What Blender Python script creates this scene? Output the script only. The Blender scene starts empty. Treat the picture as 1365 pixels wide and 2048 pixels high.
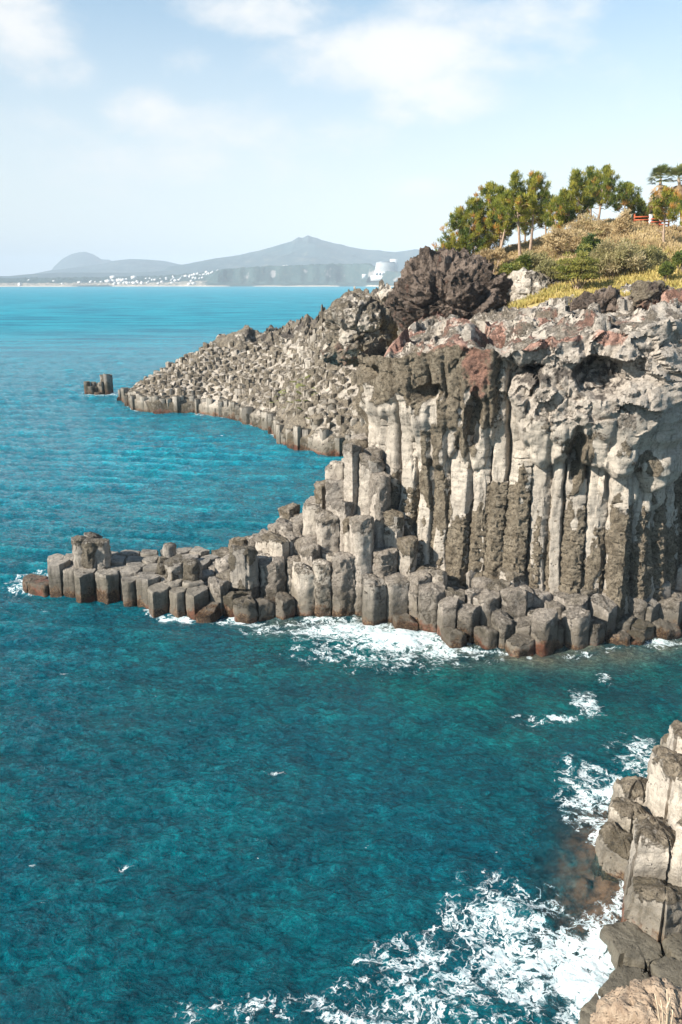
HAZE = 1.5e-4; EXPO = 1.15
import bpy, math, random
import numpy as np
from mathutils import Vector, Matrix

SC = bpy.context.scene
COL = SC.collection
R = math.radians

# ------------------------------------------------------------------ camera
CAM_H = 20.0
FPX = 1593.0                      # focal length in photo pixels (1365 x 2048)
HOR = 563.0
PITCH = math.atan((1024.0 - HOR) / FPX)
SP, CP = math.sin(PITCH), math.cos(PITCH)

def ray(px, py):
    cx = (px - 682.5) / FPX
    cy = (1024.0 - py) / FPX
    return np.array([cx, CP + cy * SP, -SP + cy * CP])

def at_z(px, py, z=0.0):
    d = ray(px, py)
    t = (z - CAM_H) / d[2]
    return np.array([d[0] * t, d[1] * t, z])

def at_y(px, py, Y):
    d = ray(px, py)
    t = Y / d[1]
    return np.array([d[0] * t, Y, CAM_H + d[2] * t])

# ------------------------------------------------------------------ noise
_rng = np.random.default_rng(7)
PERM = np.concatenate([_rng.permutation(256)] * 3).astype(np.int64)
_g = _rng.normal(size=(256, 3))
GRAD = _g / np.linalg.norm(_g, axis=1)[:, None]
RND = _rng.random((256, 3))
RND2 = _rng.normal(size=(256, 3))

def pn(P):
    P = np.asarray(P, float)
    I = np.floor(P).astype(np.int64)
    F = P - I
    I &= 255
    U = F * F * F * (F * (F * 6 - 15) + 10)
    out = 0
    for a in (0, 1):
        wx = U[:, 0] if a else 1 - U[:, 0]
        pa = PERM[I[:, 0] + a]
        for b in (0, 1):
            wy = U[:, 1] if b else 1 - U[:, 1]
            pb = PERM[pa + I[:, 1] + b]
            for c in (0, 1):
                wz = U[:, 2] if c else 1 - U[:, 2]
                g = GRAD[PERM[pb + I[:, 2] + c]]
                d = g[:, 0] * (F[:, 0] - a) + g[:, 1] * (F[:, 1] - b) + g[:, 2] * (F[:, 2] - c)
                out = out + wx * wy * wz * d
    return out * 1.5

def fbm(P, o=4, gain=.5, lac=2.03):
    P = np.asarray(P, float)
    s, a, t = 0, 1., 0
    for i in range(o):
        s = s + a * pn(P + i * 17.3)
        t += a
        a *= gain
        P = P * lac
    return s / t * 1.3

def ridged(P, o=4, gain=.5):
    P = np.asarray(P, float)
    s, a, t = 0, 1., 0
    for i in range(o):
        s = s + a * (1 - 2 * np.abs(pn(P + i * 11.7)))
        t += a
        a *= gain
        P = P * 2.07
    return s / t

def facets(P, tilt=.9):
    """angular broken rock: every cell is a random tilted plane; returns height, edge distance"""
    P = np.asarray(P, float)
    I = np.floor(P).astype(np.int64)
    f1 = np.full(len(P), 9.); f2 = np.full(len(P), 9.)
    hh = np.zeros(len(P))
    for a in (-1, 0, 1):
        for b in (-1, 0, 1):
            for c in (-1, 0, 1):
                J = (I + (a, b, c))
                h = PERM[PERM[PERM[J[:, 0] & 255] + (J[:, 1] & 255)] + (J[:, 2] & 255)]
                ctr = J + RND[h]
                D = P - ctr
                d = np.sqrt((D * D).sum(1))
                nh = RND2[(h * 7 + 3) & 255, 0] * .35 + (RND2[(h * 5 + 1) & 255] * D).sum(1) * tilt * .5
                m = d < f1
                f2 = np.where(m, f1, np.minimum(f2, d))
                hh = np.where(m, nh, hh)
                f1 = np.where(m, d, f1)
    return hh, f2 - f1

def sstep(a, b, x):
    t = np.clip((x - a) / (b - a), 0, 1)
    return t * t * (3 - 2 * t)

def lerp(a, b, t):
    return a + (b - a) * t

# ------------------------------------------------------------------ objects
def mk(name, V, faces, mat, parent=None, attrs=None, smooth=True, sharp=None, loc=None):
    """one mesh object; V are world coordinates, faces an (n,4)/(n,3) array, or a list of such arrays"""
    V = np.asarray(V, float)
    base = np.zeros(3)
    if parent is not None:
        p = parent; base = np.array(p.location)
        while p.parent:
            p = p.parent; base = base + np.array(p.location)
    elif loc is not None:
        base = np.array(loc, float)
    V = V - base
    if not isinstance(faces, list):
        faces = [faces]
    faces = [np.asarray(f, np.int64) for f in faces if len(f)]
    me = bpy.data.meshes.new(name)
    me.vertices.add(len(V))
    me.vertices.foreach_set('co', V.astype(np.float32).ravel())
    nl = sum(f.size for f in faces); npoly = sum(len(f) for f in faces)
    me.loops.add(nl); me.polygons.add(npoly)
    me.loops.foreach_set('vertex_index', np.concatenate([f.ravel() for f in faces]).astype(np.int32))
    tot = np.concatenate([np.full(len(f), f.shape[1]) for f in faces])
    st = np.concatenate([[0], np.cumsum(tot)[:-1]])
    me.polygons.foreach_set('loop_start', st.astype(np.int32))
    me.polygons.foreach_set('loop_total', tot.astype(np.int32))
    me.update(calc_edges=True)
    me.validate()
    if smooth:
        me.polygons.foreach_set('use_smooth', np.ones(len(me.polygons), bool))
        if sharp:
            me.set_sharp_from_angle(angle=R(sharp))
    for k, a in (attrs or {}).items():
        at = me.attributes.new(k, 'FLOAT', 'POINT')
        at.data.foreach_set('value', np.asarray(a, np.float32))
    for m in (mat if isinstance(mat, (list, tuple)) else [mat]):
        me.materials.append(m)
    o = bpy.data.objects.new(name, me)
    COL.objects.link(o)
    if parent is not None:
        o.parent = parent
    elif loc is not None:
        o.location = loc
    return o

def tag(o, label=None, cat=None, group=None, kind=None):
    if label: o['label'] = label
    if cat: o['category'] = cat
    if group: o['group'] = group
    if kind: o['kind'] = kind
    return o

def thing(name, label, cat, loc=(0, 0, 0), group=None):
    o = bpy.data.objects.new(name, None)
    o.empty_display_size = .3
    COL.objects.link(o)
    o.location = [float(v) for v in loc]
    return tag(o, label, cat, group)

def copy_tree(o, parent=None):
    c = o.copy(); COL.objects.link(c)
    if parent is not None: c.parent = parent
    for ch in list(o.children):
        copy_tree(ch, c)
    return c

def grid_faces(nu, nv, wrap=False):
    """index = i*nv + j"""
    i = np.arange(nu if wrap else nu - 1); j = np.arange(nv - 1)
    I, J = np.meshgrid(i, j, indexing='ij')
    I2 = (I + 1) % nu
    return np.stack([I * nv + J, I2 * nv + J, I2 * nv + J + 1, I * nv + J + 1], -1).reshape(-1, 4)

class Bag:
    """collects pieces of ONE mesh"""
    def __init__(self):
        self.V = []; self.F4 = []; self.F3 = []; self.n = 0; self.A = {}
    def add(self, V, F4=None, F3=None, **at):
        V = np.asarray(V, float)
        if F4 is not None and len(F4): self.F4.append(np.asarray(F4) + self.n)
        if F3 is not None and len(F3): self.F3.append(np.asarray(F3) + self.n)
        self.V.append(V)
        for k, a in at.items():
            self.A.setdefault(k, []).append(np.broadcast_to(np.asarray(a, float), (len(V),)))
        self.n += len(V)
    def box(self, c, s, rz=0.):
        c = np.asarray(c, float); s = np.asarray(s, float) / 2
        q = np.array([[x, y, z] for z in (-1, 1) for x, y in ((-1, -1), (1, -1), (1, 1), (-1, 1))]) * s
        ca, sa = math.cos(rz), math.sin(rz)
        q = np.stack([q[:, 0] * ca - q[:, 1] * sa, q[:, 0] * sa + q[:, 1] * ca, q[:, 2]], 1) + c
        self.add(q, [[3, 2, 1, 0], [4, 5, 6, 7], [0, 1, 5, 4], [1, 2, 6, 5], [2, 3, 7, 6], [3, 0, 4, 7]])
    def tube(self, pts, rad, n=6, **at):
        pts = np.asarray(pts, float); rad = np.broadcast_to(np.asarray(rad, float), (len(pts),))
        T = np.gradient(pts, axis=0); T /= np.linalg.norm(T, axis=1)[:, None] + 1e-9
        ref = np.array([0, 0, 1.]) if abs(T[0, 2]) < .8 else np.array([1., 0, 0])
        A = np.cross(T, ref); A /= np.linalg.norm(A, axis=1)[:, None] + 1e-9
        B = np.cross(T, A)
        a = np.arange(n) / n * 2 * np.pi
        V = pts[:, None] + rad[:, None, None] * (A[:, None] * np.cos(a)[None, :, None] + B[:, None] * np.sin(a)[None, :, None])
        nu = len(pts)
        i, j = np.meshgrid(np.arange(nu - 1), np.arange(n), indexing='ij')
        j2 = (j + 1) % n
        F = np.stack([i * n + j, i * n + j2, (i + 1) * n + j2, (i + 1) * n + j], -1).reshape(-1, 4)
        V = V.reshape(-1, 3)
        V = np.vstack([V, pts[-1:]])
        k = len(V) - 1; b = (nu - 1) * n
        F3 = [[b + q, b + (q + 1) % n, k] for q in range(n)]
        self.add(V, F, F3, **at)
    def build(self, name, mat, parent=None, **kw):
        f = []
        if self.F4: f.append(np.concatenate(self.F4))
        if self.F3: f.append(np.concatenate(self.F3))
        at = {k: np.concatenate(v) for k, v in self.A.items()}
        return mk(name, np.concatenate(self.V), f, mat, parent, attrs=at, **kw)

# ------------------------------------------------------------------ materials
class NT:
    def __init__(self, name):
        m = bpy.data.materials.new(name); m.use_nodes = True
        self.m = m; self.t = m.node_tree; self.t.nodes.clear()
        self.out = self.n('ShaderNodeOutputMaterial')
    def n(self, typ, **kw):
        x = self.t.nodes.new(typ)
        for k, v in kw.items(): setattr(x, k, v)
        return x
    def put(self, sock, v):
        if v is None: return
        if hasattr(v, 'is_output'): self.t.links.new(v, sock)
        elif isinstance(v, (tuple, list)):
            sock.default_value = (*v, 1.) if len(v) == 3 and len(sock.default_value) == 4 else v
        else: sock.default_value = v
    def math(self, op, a, b=None, c=None, clamp=False):
        x = self.n('ShaderNodeMath', operation=op, use_clamp=clamp)
        self.put(x.inputs[0], a); self.put(x.inputs[1], b); self.put(x.inputs[2], c)
        return x.outputs[0]
    def vmath(self, op, a, b=None):
        x = self.n('ShaderNodeVectorMath', operation=op)
        self.put(x.inputs[0], a); self.put(x.inputs[1], b)
        return x.outputs['Value'] if op in ('LENGTH', 'DISTANCE', 'DOT_PRODUCT') else x.outputs[0]
    def mix(self, f, a, b, blend='MIX'):
        x = self.n('ShaderNodeMix', data_type='RGBA', blend_type=blend)
        self.put(x.inputs[0], f); self.put(x.inputs[6], a); self.put(x.inputs[7], b)
        return x.outputs[2]
    def ramp(self, v, a, b, smooth=True, lo=0., hi=1.):
        x = self.n('ShaderNodeMapRange', interpolation_type='SMOOTHSTEP' if smooth else 'LINEAR')
        self.put(x.inputs[0], v); self.put(x.inputs[1], a); self.put(x.inputs[2], b)
        self.put(x.inputs[3], lo); self.put(x.inputs[4], hi)
        return x.outputs[0]
    def pos(self):
        return self.n('ShaderNodeNewGeometry').outputs['Position']
    def objc(self):
        return self.n('ShaderNodeTexCoord').outputs['Object']
    def scale(self, v, s):
        x = self.n('ShaderNodeMapping'); self.put(x.inputs[0], v)
        x.inputs['Scale'].default_value = s if isinstance(s, (tuple, list)) else (s, s, s)
        return x.outputs[0]
    def noise(self, v, scale, detail=4., rough=.55, dist=0., col=False):
        x = self.n('ShaderNodeTexNoise')
        self.put(x.inputs['Vector'], v); self.put(x.inputs['Scale'], scale)
        self.put(x.inputs['Detail'], detail); self.put(x.inputs['Roughness'], rough); self.put(x.inputs['Distortion'], dist)
        return x.outputs[1] if col else x.outputs[0]
    def voro(self, v, scale, feature='F1', rnd=1., out=0):
        x = self.n('ShaderNodeTexVoronoi', feature=feature)
        self.put(x.inputs['Vector'], v); self.put(x.inputs['Scale'], scale); self.put(x.inputs['Randomness'], rnd)
        return x.outputs[out]
    def attr(self, name):
        return self.n('ShaderNodeAttribute', attribute_name=name).outputs['Fac']
    def bump(self, h, strength=.5, dist=.05, normal=None):
        x = self.n('ShaderNodeBump')
        self.put(x.inputs['Height'], h); self.put(x.inputs['Strength'], strength)
        self.put(x.inputs['Distance'], dist); self.put(x.inputs['Normal'], normal)
        return x.outputs[0]
    def bsdf(self, col, rough=.8, normal=None, spec=.3, **kw):
        x = self.n('ShaderNodeBsdfPrincipled')
        self.put(x.inputs['Base Color'], col); self.put(x.inputs['Roughness'], rough)
        self.put(x.inputs['Specular IOR Level'], spec); self.put(x.inputs['Normal'], normal)
        for k, v in kw.items(): self.put(x.inputs[k], v)
        return x.outputs[0]
    def done(self, sh, vol=None):
        if sh is not None: self.t.links.new(sh, self.out.inputs[0])
        if vol is not None: self.t.links.new(vol, self.out.inputs[1])
        return self.m
    def sep(self, v):
        x = self.n('ShaderNodeSeparateXYZ'); self.put(x.inputs[0], v); return x.outputs

def rock_material(name, pale_a, pale_b, crust_a, crust_b, sc=1., wet=True, bump=1., pits=1., rough0=.9):
    t = NT(name); P = t.pos()
    big = t.noise(P, .35 * sc, 5, .6)
    mid = t.noise(P, 1.6 * sc, 6, .68)
    fine = t.noise(P, 6 * sc, 6, .75)
    grain = t.noise(P, 22 * sc, 3, .75)
    stv = t.noise(t.scale(P, (2.2 * sc, 2.2 * sc, .3 * sc)), 2.0, 5, .7)
    hor = t.noise(t.scale(P, (.5 * sc, .5 * sc, 3.2 * sc)), 1.5, 5, .7)
    dk_ = lambda c, f: tuple(v * f for v in c)
    pale = t.mix(t.ramp(big, .38, .62), pale_a, pale_b)
    pale = t.mix(t.ramp(stv, .5, .66, hi=.75), pale, dk_(pale_b, .5))
    pale = t.mix(t.ramp(hor, .54, .66, hi=.5), pale, dk_(pale_b, .5))
    pale = t.mix(t.ramp(fine, .52, .7, hi=.6), pale, dk_(pale_b, .4))
    cr = t.mix(t.ramp(mid, .38, .62), crust_a, crust_b)
    cr = t.mix(t.ramp(fine, .46, .62, hi=.75), cr, dk_(crust_a, .3))
    ck = t.math('ADD', t.attr('crust'), t.math('MULTIPLY', t.math('SUBTRACT', mid, .5), 1.0))
    ck = t.math('ADD', ck, t.math('MULTIPLY', t.math('SUBTRACT', fine, .5), .8))
    ck = t.ramp(ck, .38, .54)
    col = t.mix(ck, pale, cr)
    gy = t.math('ADD', t.attr('grey'), t.math('MULTIPLY', t.math('SUBTRACT', mid, .5), .9))
    gcol = t.mix(t.ramp(fine, .38, .62), (.43, .372, .315), (.24, .205, .172))
    col = t.mix(t.ramp(gy, .3, .65, hi=.85), col, gcol)
    rd = t.math('ADD', t.attr('red'), t.math('MULTIPLY', t.math('SUBTRACT', mid, .5), 1.3))
    redc = t.mix(t.ramp(fine, .4, .6), (.38, .19, .135), (.21, .11, .085))
    col = t.mix(t.ramp(rd, .42, .66, hi=.8), col, redc)
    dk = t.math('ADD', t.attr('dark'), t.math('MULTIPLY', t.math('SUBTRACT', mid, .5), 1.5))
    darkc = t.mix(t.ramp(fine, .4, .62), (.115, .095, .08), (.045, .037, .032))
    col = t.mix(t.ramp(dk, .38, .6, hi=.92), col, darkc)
    gr = t.math('ADD', t.attr('moss'), t.math('MULTIPLY', t.math('SUBTRACT', fine, .5), .8))
    col = t.mix(t.ramp(gr, .45, .7, hi=.8), col, (.12, .13, .02))
    v = t.voro(t.vmath('ADD', P, t.scale(t.noise(P, 3 * sc, 2, .5, col=True), .25)), 5.5 * sc)
    pit = t.math('MULTIPLY', t.ramp(v, .30, .08), t.ramp(mid, .45, .6))
    pit = t.math('MULTIPLY', pit, pits)
    col = t.mix(t.math('MULTIPLY', pit, .55), col, (.02, .017, .014))
    col = t.mix(t.ramp(grain, .5, .72, hi=.6), col, t.mix(.65, col, (0, 0, 0)))
    rough = rough0
    if wet:
        z = t.sep(P)[2]
        wz = t.noise(P, .8, 4, .6)
        zz = t.math('ADD', z, t.math('MULTIPLY', t.math('SUBTRACT', mid, .5), 2.2))
        zz = t.math('ADD', zz, t.math('MULTIPLY', t.math('SUBTRACT', t.noise(P, .3, 3, .6), .5), 2.4))
        zz = t.math('ADD', zz, t.math('MULTIPLY', t.math('SUBTRACT', fine, .5), .9))
        alg = t.ramp(zz, 2.3, 1.0)
        col = t.mix(t.math('MULTIPLY', alg, .6), col, t.mix(t.ramp(fine, .42, .6), (.028, .025, .014), (.075, .06, .035)))
        barn = t.ramp(zz, .75, .3)
        sp = t.noise(P, 11, 3, .85)
        bc = t.mix(t.ramp(sp, .5, .62), (.085, .045, .026), (.33, .21, .11))
        bc = t.mix(t.ramp(wz, .5, .62, hi=.85), bc, t.mix(t.ramp(sp, .45, .6), (.26, .088, .045), (.12, .045, .026)))
        col = t.mix(t.math('MULTIPLY', barn, .9), col, bc)
        wetm = t.ramp(zz, .6, .1)
        col = t.mix(t.math('MULTIPLY', wetm, .65), col, t.mix(.75, col, (0, 0, 0)))
        rough = t.ramp(zz, .9, .2, lo=.9, hi=.3)
    h = t.math('ADD', t.math('MULTIPLY', fine, 1.0), t.math('MULTIPLY', grain, .4))
    h = t.math('SUBTRACT', h, t.math('MULTIPLY', pit, .6))
    h = t.math('ADD', h, t.math('MULTIPLY', hor, .35))
    h = t.math('MULTIPLY', h, t.math('ADD', t.math('MULTIPLY', ck, .75), .5))
    nr = t.bump(h, 1., .2 * bump)
    return t.done(t.bsdf(col, rough, nr, .2))

M = {}
M['basalt'] = rock_material('basalt_rock', (.50, .435, .36), (.37, .322, .268), (.185, .148, .104), (.30, .247, .18))
M['grey'] = rock_material('grey_basalt', (.34, .298, .25), (.23, .205, .178), (.15, .125, .092), (.225, .19, .145), pits=.5)
M['lava'] = rock_material('dark_lava', (.20, .15, .118), (.14, .105, .084), (.09, .067, .053), (.21, .152, .115), sc=.7, wet=False, bump=2.)
M['near'] = rock_material('pale_near_basalt', (.50, .435, .36), (.37, .325, .275), (.19, .152, .108), (.31, .255, .19), bump=.7)
M['wet'] = rock_material('wet_basalt', (.17, .148, .11), (.11, .095, .072), (.33, .19, .08), (.16, .09, .045), wet=False, bump=.6, rough0=.42)
M['far_basalt'] = rock_material('far_headland_basalt', (.42, .365, .305), (.33, .285, .235), (.18, .148, .11), (.26, .215, .16), sc=.6)

def plain(name, a, b, scale=2., rough=.8, spec=.2, bump=0.):
    t = NT(name); P = t.objc()
    n_ = t.noise(P, scale, 5, .6)
    nr = t.bump(n_, .5, bump) if bump else None
    return t.done(t.bsdf(t.mix(t.ramp(n_, .3, .7), a, b), rough, nr, spec))

def leafy(name, a, b, c, d, trans=.38):
    """colours by the tint painted on every leaf clump (plant colour, not light)"""
    t = NT(name)
    k = t.attr('tint')
    col = t.mix(t.ramp(k, .0, .35), a, b)
    col = t.mix(t.ramp(k, .35, .75), col, c)
    col = t.mix(t.ramp(k, .82, .92), col, d)
    s = t.bsdf(col, .55, None, .25)
    tr = t.n('ShaderNodeBsdfTranslucent'); t.put(tr.inputs[0], col)
    mx = t.n('ShaderNodeMixShader'); mx.inputs[0].default_value = trans
    t.t.links.new(s, mx.inputs[1]); t.t.links.new(tr.outputs[0], mx.inputs[2])
    return t.done(mx.outputs[0])

M['pine'] = leafy('pine_needles', (.065, .105, .02), (.2, .22, .03), (.43, .38, .06), (.55, .28, .07))
M['palm'] = leafy('palm_fronds', (.09, .13, .035), (.16, .19, .06), (.27, .26, .1), (.5, .36, .2))
M['dead'] = leafy('dry_palm_skirt', (.40, .28, .16), (.5, .36, .21), (.55, .41, .26), (.36, .25, .14))
M['shrub'] = leafy('shrub_leaves', (.05, .085, .02), (.12, .15, .03), (.29, .27, .06), (.36, .31, .1))
M['olive'] = leafy('olive_shrub_leaves', (.19, .18, .07), (.29, .26, .11), (.42, .35, .18), (.5, .4, .24))
M['straw'] = leafy('dry_scrub', (.29, .2, .10), (.44, .32, .16), (.57, .44, .25), (.36, .32, .12), .2)
M['grass'] = leafy('yellow_grass', (.27, .25, .07), (.48, .38, .12), (.62, .48, .19), (.36, .35, .12), .25)
M['bark'] = plain('pine_bark', (.40, .29, .21), (.27, .19, .14), 3., .9, .1)
M['palm_trunk'] = plain('palm_trunk', (.42, .32, .24), (.3, .22, .16), 5., .9, .1)
M['red_wood'] = plain('red_painted_wood', (.42, .095, .035), (.33, .07, .03), 4., .6)
M['white_paint'] = plain('white_painted_post', (.8, .78, .74), (.7, .68, .64), 3., .6)
M['concrete'] = plain('white_render', (.62, .61, .59), (.55, .54, .52), .05, .8)
M['window'] = plain('dark_window', (.16, .19, .22), (.11, .13, .15), .1, .3, .5)  # dark blue-grey for the hotel windows and roof
M['twig'] = plain('dry_twig', (.6, .47, .33), (.5, .38, .26), 6., .9)
# ------------------------------------------------------------------ columns
def clip_poly(poly, p, n):
    """keep side (x-p).n <= 0"""
    out = []
    k = len(poly)
    for i in range(k):
        a, b = poly[i], poly[(i + 1) % k]
        da = (a - p) @ n; db = (b - p) @ n
        if da <= 0: out.append(a)
        if da * db < 0: out.append(a + (b - a) * (da / (da - db)))
    return out

def cells(seeds, rmax, gap=.03):
    """Voronoi polygon round every seed (columnar jointing)"""
    res = []
    S = np.asarray(seeds)
    for i, s in enumerate(S):
        d = np.hypot(*(S - s).T)
        a = np.arange(10) / 10 * 2 * np.pi
        poly = [s + rmax * np.array([math.cos(t), math.sin(t)]) for t in a]
        for j in np.argsort(d)[1:18]:
            n = S[j] - s; L = np.linalg.norm(n)
            if L < 1e-6 or L > 2.4 * rmax: continue
            poly = clip_poly(poly, s + n * (.5 - gap / L), n / L)
            if len(poly) < 3: break
        res.append(np.array(poly) if len(poly) >= 3 else None)
    return res

def hexpoly(c, r, rng, n=None):
    n = n or rng.choice([5, 6, 6, 6, 7])
    a = (np.arange(n) + rng.uniform(-.22, .22, n)) / n * 2 * np.pi + rng.uniform(0, 6)
    return np.asarray(c)[:2] + r * np.stack([np.cos(a), np.sin(a)], 1) * rng.uniform(.88, 1.1, (n, 1))

def column(poly, z0, z1, seed, ds=.2, dz=.25, taper=0., lean=(0, 0), rough=.06, tilt=(0, 0), topn=.07,
           rings=0., band=None, cz=None, joint=0, crust=.5, topcrust=.9, knob=0., red=0., dark=0., moss=0., grey=0., round_=.06, dome=0.):
    rng = np.random.default_rng(seed)
    poly = np.asarray(poly)
    x, y = poly[:, 0], poly[:, 1]
    if (x * np.roll(y, -1) - np.roll(x, -1) * y).sum() < 0: poly = poly[::-1]
    c = poly.mean(0)
    B = []
    k = len(poly)
    for i in range(k):
        a, b = poly[i], poly[(i + 1) % k]
        L = np.hypot(*(b - a))
        m = max(1, int(round(L / ds)))
        for q in range(m):
            p = a + (b - a) * q / m
            if q == 0: p = p + (c - p) * round_
            B.append(p)
    B = np.array(B); n = len(B)
    rad = np.hypot(*(B - c).T).mean()
    H = z1 - z0
    ch = min(.12, .12 * rad)
    nz = max(2, int(round((H - ch) / dz)) + 1)
    f = np.linspace(0, (H - ch) / H, nz)
    so = rng.uniform(0, 200)
    prof = 1 + taper * (1 - f)
    if rings:
        zz = z0 + f * H
        rp = np.stack([zz * 2.4 + so, zz * 0 + so * .3, zz * 0], 1)
        prof = prof * (1 + rings * (.55 * fbm(rp, 3) + .3 * np.abs(np.sin(zz * 3.1 + 2.2 * pn(rp * .5))) - .15))
    capS = np.array([.95, .8, .55, .28]); capZ = np.array([1., 1., 1., 1.])
    ztop = z1 + (B - c) @ np.asarray(tilt)
    rows = []
    for i in range(nz):
        s = prof[i]
        xy = c + (B - c) * s + np.asarray(lean) * (f[i] * H)
        rows.append(np.column_stack([xy, z0 + f[i] * (ztop - z0)]))
    for q, s in enumerate(capS):
        xy0 = c + (B - c) * s * prof[-1]
        xy = xy0 + np.asarray(lean) * H
        rows.append(np.column_stack([xy, z1 + (xy0 - c) @ np.asarray(tilt) + dome * (1 - s * s)]))
    V = np.concatenate(rows)
    nr = len(rows)
    V = np.vstack([V, [*(c + np.asarray(lean) * H), z1 + dome]])
    # F index: row*n + j
    i, j = np.meshgrid(np.arange(nr - 1), np.arange(n), indexing='ij')
    j2 = (j + 1) % n
    F = np.stack([i * n + j, i * n + j2, (i + 1) * n + j2, (i + 1) * n + j], -1).reshape(-1, 4)
    last = len(V) - 1; b = (nr - 1) * n
    F3 = np.array([[b + q, b + (q + 1) % n, last] for q in range(n)])
    side = np.concatenate([np.ones(nz * n), np.zeros(len(V) - nz * n)])
    Q = V + so
    axis = c + np.outer(np.clip((V[:, 2] - z0), 0, H), lean)
    out = np.column_stack([V[:, :2] - axis, np.zeros(len(V))])
    out /= np.linalg.norm(out, axis=1)[:, None] + 1e-6
    out[side == 0] *= .3
    cf = fbm(Q * (.9, .9, .5), 3)
    cr = np.where(side > 0, sstep(.5 - crust, .75 - crust, cf * .5 + .3), topcrust)
    # the crust sits near the top edge as well
    nearto = sstep(.55, .0, z1 - V[:, 2]) * topcrust * .6
    cr = np.maximum(cr, np.where(side > 0, nearto + cf * .2 * (nearto > 0), cr))
    if band is not None:
        f2 = fbm(Q * (1.3, 1.3, .7) + 9, 3)
        cr = np.where(side > 0, np.clip(.5 + (band * (1 + 1.1 * cf) - (z1 - V[:, 2])) * .9 - .9 * sstep(.18, .4, f2), 0, 1) * topcrust, topcrust)
    if cz is not None:
        f2 = fbm(Q * (1.3, 1.3, .6) + 9, 3)
        cr = np.where(side > 0, np.clip(.5 + (cz - V[:, 2] + 2.2 * cf) * .8 - 1.0 * sstep(.06, .3, f2), 0, 1), .4)
    d = rough * (fbm(Q * 1.7, 3) * 1.2 + .5 * fbm(Q * 5, 2))
    if knob:
        fk, ek = facets(Q * (4.6, 4.6, 3.4) + .2 * fbm(Q * 2, 2)[:, None], 1.0)
        d = d + knob * cr * (.9 + 1.0 * fk + 1.0 * fbm(Q * 6, 3) - .6 * np.exp(-(ek / .1) ** 2))
    if joint:
        # cross fractures: narrow notches at uneven heights, stronger in the upper part
        jz = V[:, 2] * 1.9 + .5 * pn(Q * .6) + so
        w_ = np.abs(jz - np.round(jz)) / 1.9 + .03 * pn(Q * 3)
        d = d - (.05 + .06 * sstep(8, 10, V[:, 2])) * np.exp(-(w_ / .05) ** 2) * side
    V = V + out * (d * np.where(V[:, 2] > z0 - 1, 1, 1))[:, None]
    V[:, 2] += (1 - side) * topn * (1.2 * fbm(Q * 1.6, 3) + .5 * fbm(Q * 6, 2))
    A = dict(grey=np.full(len(V), grey), crust=cr, red=np.full(len(V), red), dark=np.full(len(V), dark), moss=np.where(side > 0, 0, moss))
    return V, F, F3, A

def put_column(parent, args, kw, mat, name='basalt_column', sharp=42):
    V, F, F3, A = column(*args, **kw)
    return mk(name, V, [F, F3], mat, parent, attrs=A, sharp=sharp)

def poly_interp(pts, x):
    pts = np.asarray(pts, float)
    return np.interp(x, pts[:, 0], pts[:, 1])

def jitter_grid(x0, x1, y0, y1, s, rng, j=.28):
    out = []
    r = 0; y = y0
    while y < y1:
        x = x0 + (s * .5 if r % 2 else 0)
        while x < x1:
            out.append((x + rng.uniform(-j, j) * s, y + rng.uniform(-j, j) * s))
            x += s
        y += s * .87; r += 1
    return np.array(out)

def in_poly(P, poly):
    P = np.asarray(P); poly = np.asarray(poly)
    ins = np.zeros(len(P), bool)
    j = len(poly) - 1
    for i in range(len(poly)):
        xi, yi = poly[i][:2]; xj, yj = poly[j][:2]
        c = ((yi > P[:, 1]) != (yj > P[:, 1])) & (P[:, 0] < (xj - xi) * (P[:, 1] - yi) / (yj - yi + 1e-12) + xi)
        ins ^= c
        j = i
    return ins

def seg_dist(P, line):
    """distance from points to a polyline (XY)"""
    P = np.asarray(P)[:, :2]; L = np.asarray(line)[:, :2]
    best = np.full(len(P), 1e9)
    for a, b in zip(L[:-1], L[1:]):
        ab = b - a
        t = np.clip(((P - a) @ ab) / (ab @ ab), 0, 1)
        best = np.minimum(best, np.hypot(*(P - a - t[:, None] * ab).T))
    return best

# ------------------------------------------------------------------ waterlines read off the photograph
FOOT = np.array([at_z(*p) for p in [(78, 1196), (150, 1200), (250, 1216), (330, 1236), (450, 1244), (550, 1246), (640, 1238),
                                    (760, 1248), (870, 1282), (930, 1300), (1060, 1312), (1160, 1312), (1250, 1296), (1365, 1272), (1500, 1262), (1700, 1262)]])
HEAD = np.array([at_z(*p) for p in [(246, 800), (262, 818), (310, 828), (390, 826), (470, 840), (540, 864), (575, 896), (640, 908), (740, 916), (860, 925)]])
NEAR = np.array([at_z(*p) for p in [(1460, 1440), (1380, 1490), (1310, 1565), (1258, 1620), (1240, 1690), (1234, 1760), (1242, 1850), (1255, 1905), (1225, 1960), (1190, 2060), (1170, 2200)]])

def foot_y(x): return np.interp(x, FOOT[:, 0], FOOT[:, 1])

# ------------------------------------------------------------------ the tall sea cliff: rock face
CL = np.array([(9, 92), (6.5, 76), (3.6, 62), (2.2, 54), (2.6, 50.2), (5, 48.2), (9, 46.9), (12.5, 45.6), (15.5, 44.9), (17.4, 44.9),
               (18.6, 46.2), (20.2, 47.4), (23, 47.0), (27, 46.4), (33, 46.5), (40, 48)], float)
def smooth_curve(P, step=.07, it=3):
    for _ in range(it):
        Q = [P[0]]
        for a, b in zip(P[:-1], P[1:]):
            Q += [a * .75 + b * .25, a * .25 + b * .75]
        Q.append(P[-1]); P = np.array(Q)
    d = np.concatenate([[0], np.cumsum(np.hypot(*np.diff(P, axis=0).T))])
    s = np.arange(0, d[-1], step)
    return np.column_stack([np.interp(s, d, P[:, 0]), np.interp(s, d, P[:, 1])]), s
CC, SS = smooth_curve(CL)
T_ = np.gradient(CC, axis=0); T_ /= np.linalg.norm(T_, axis=1)[:, None]
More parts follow.
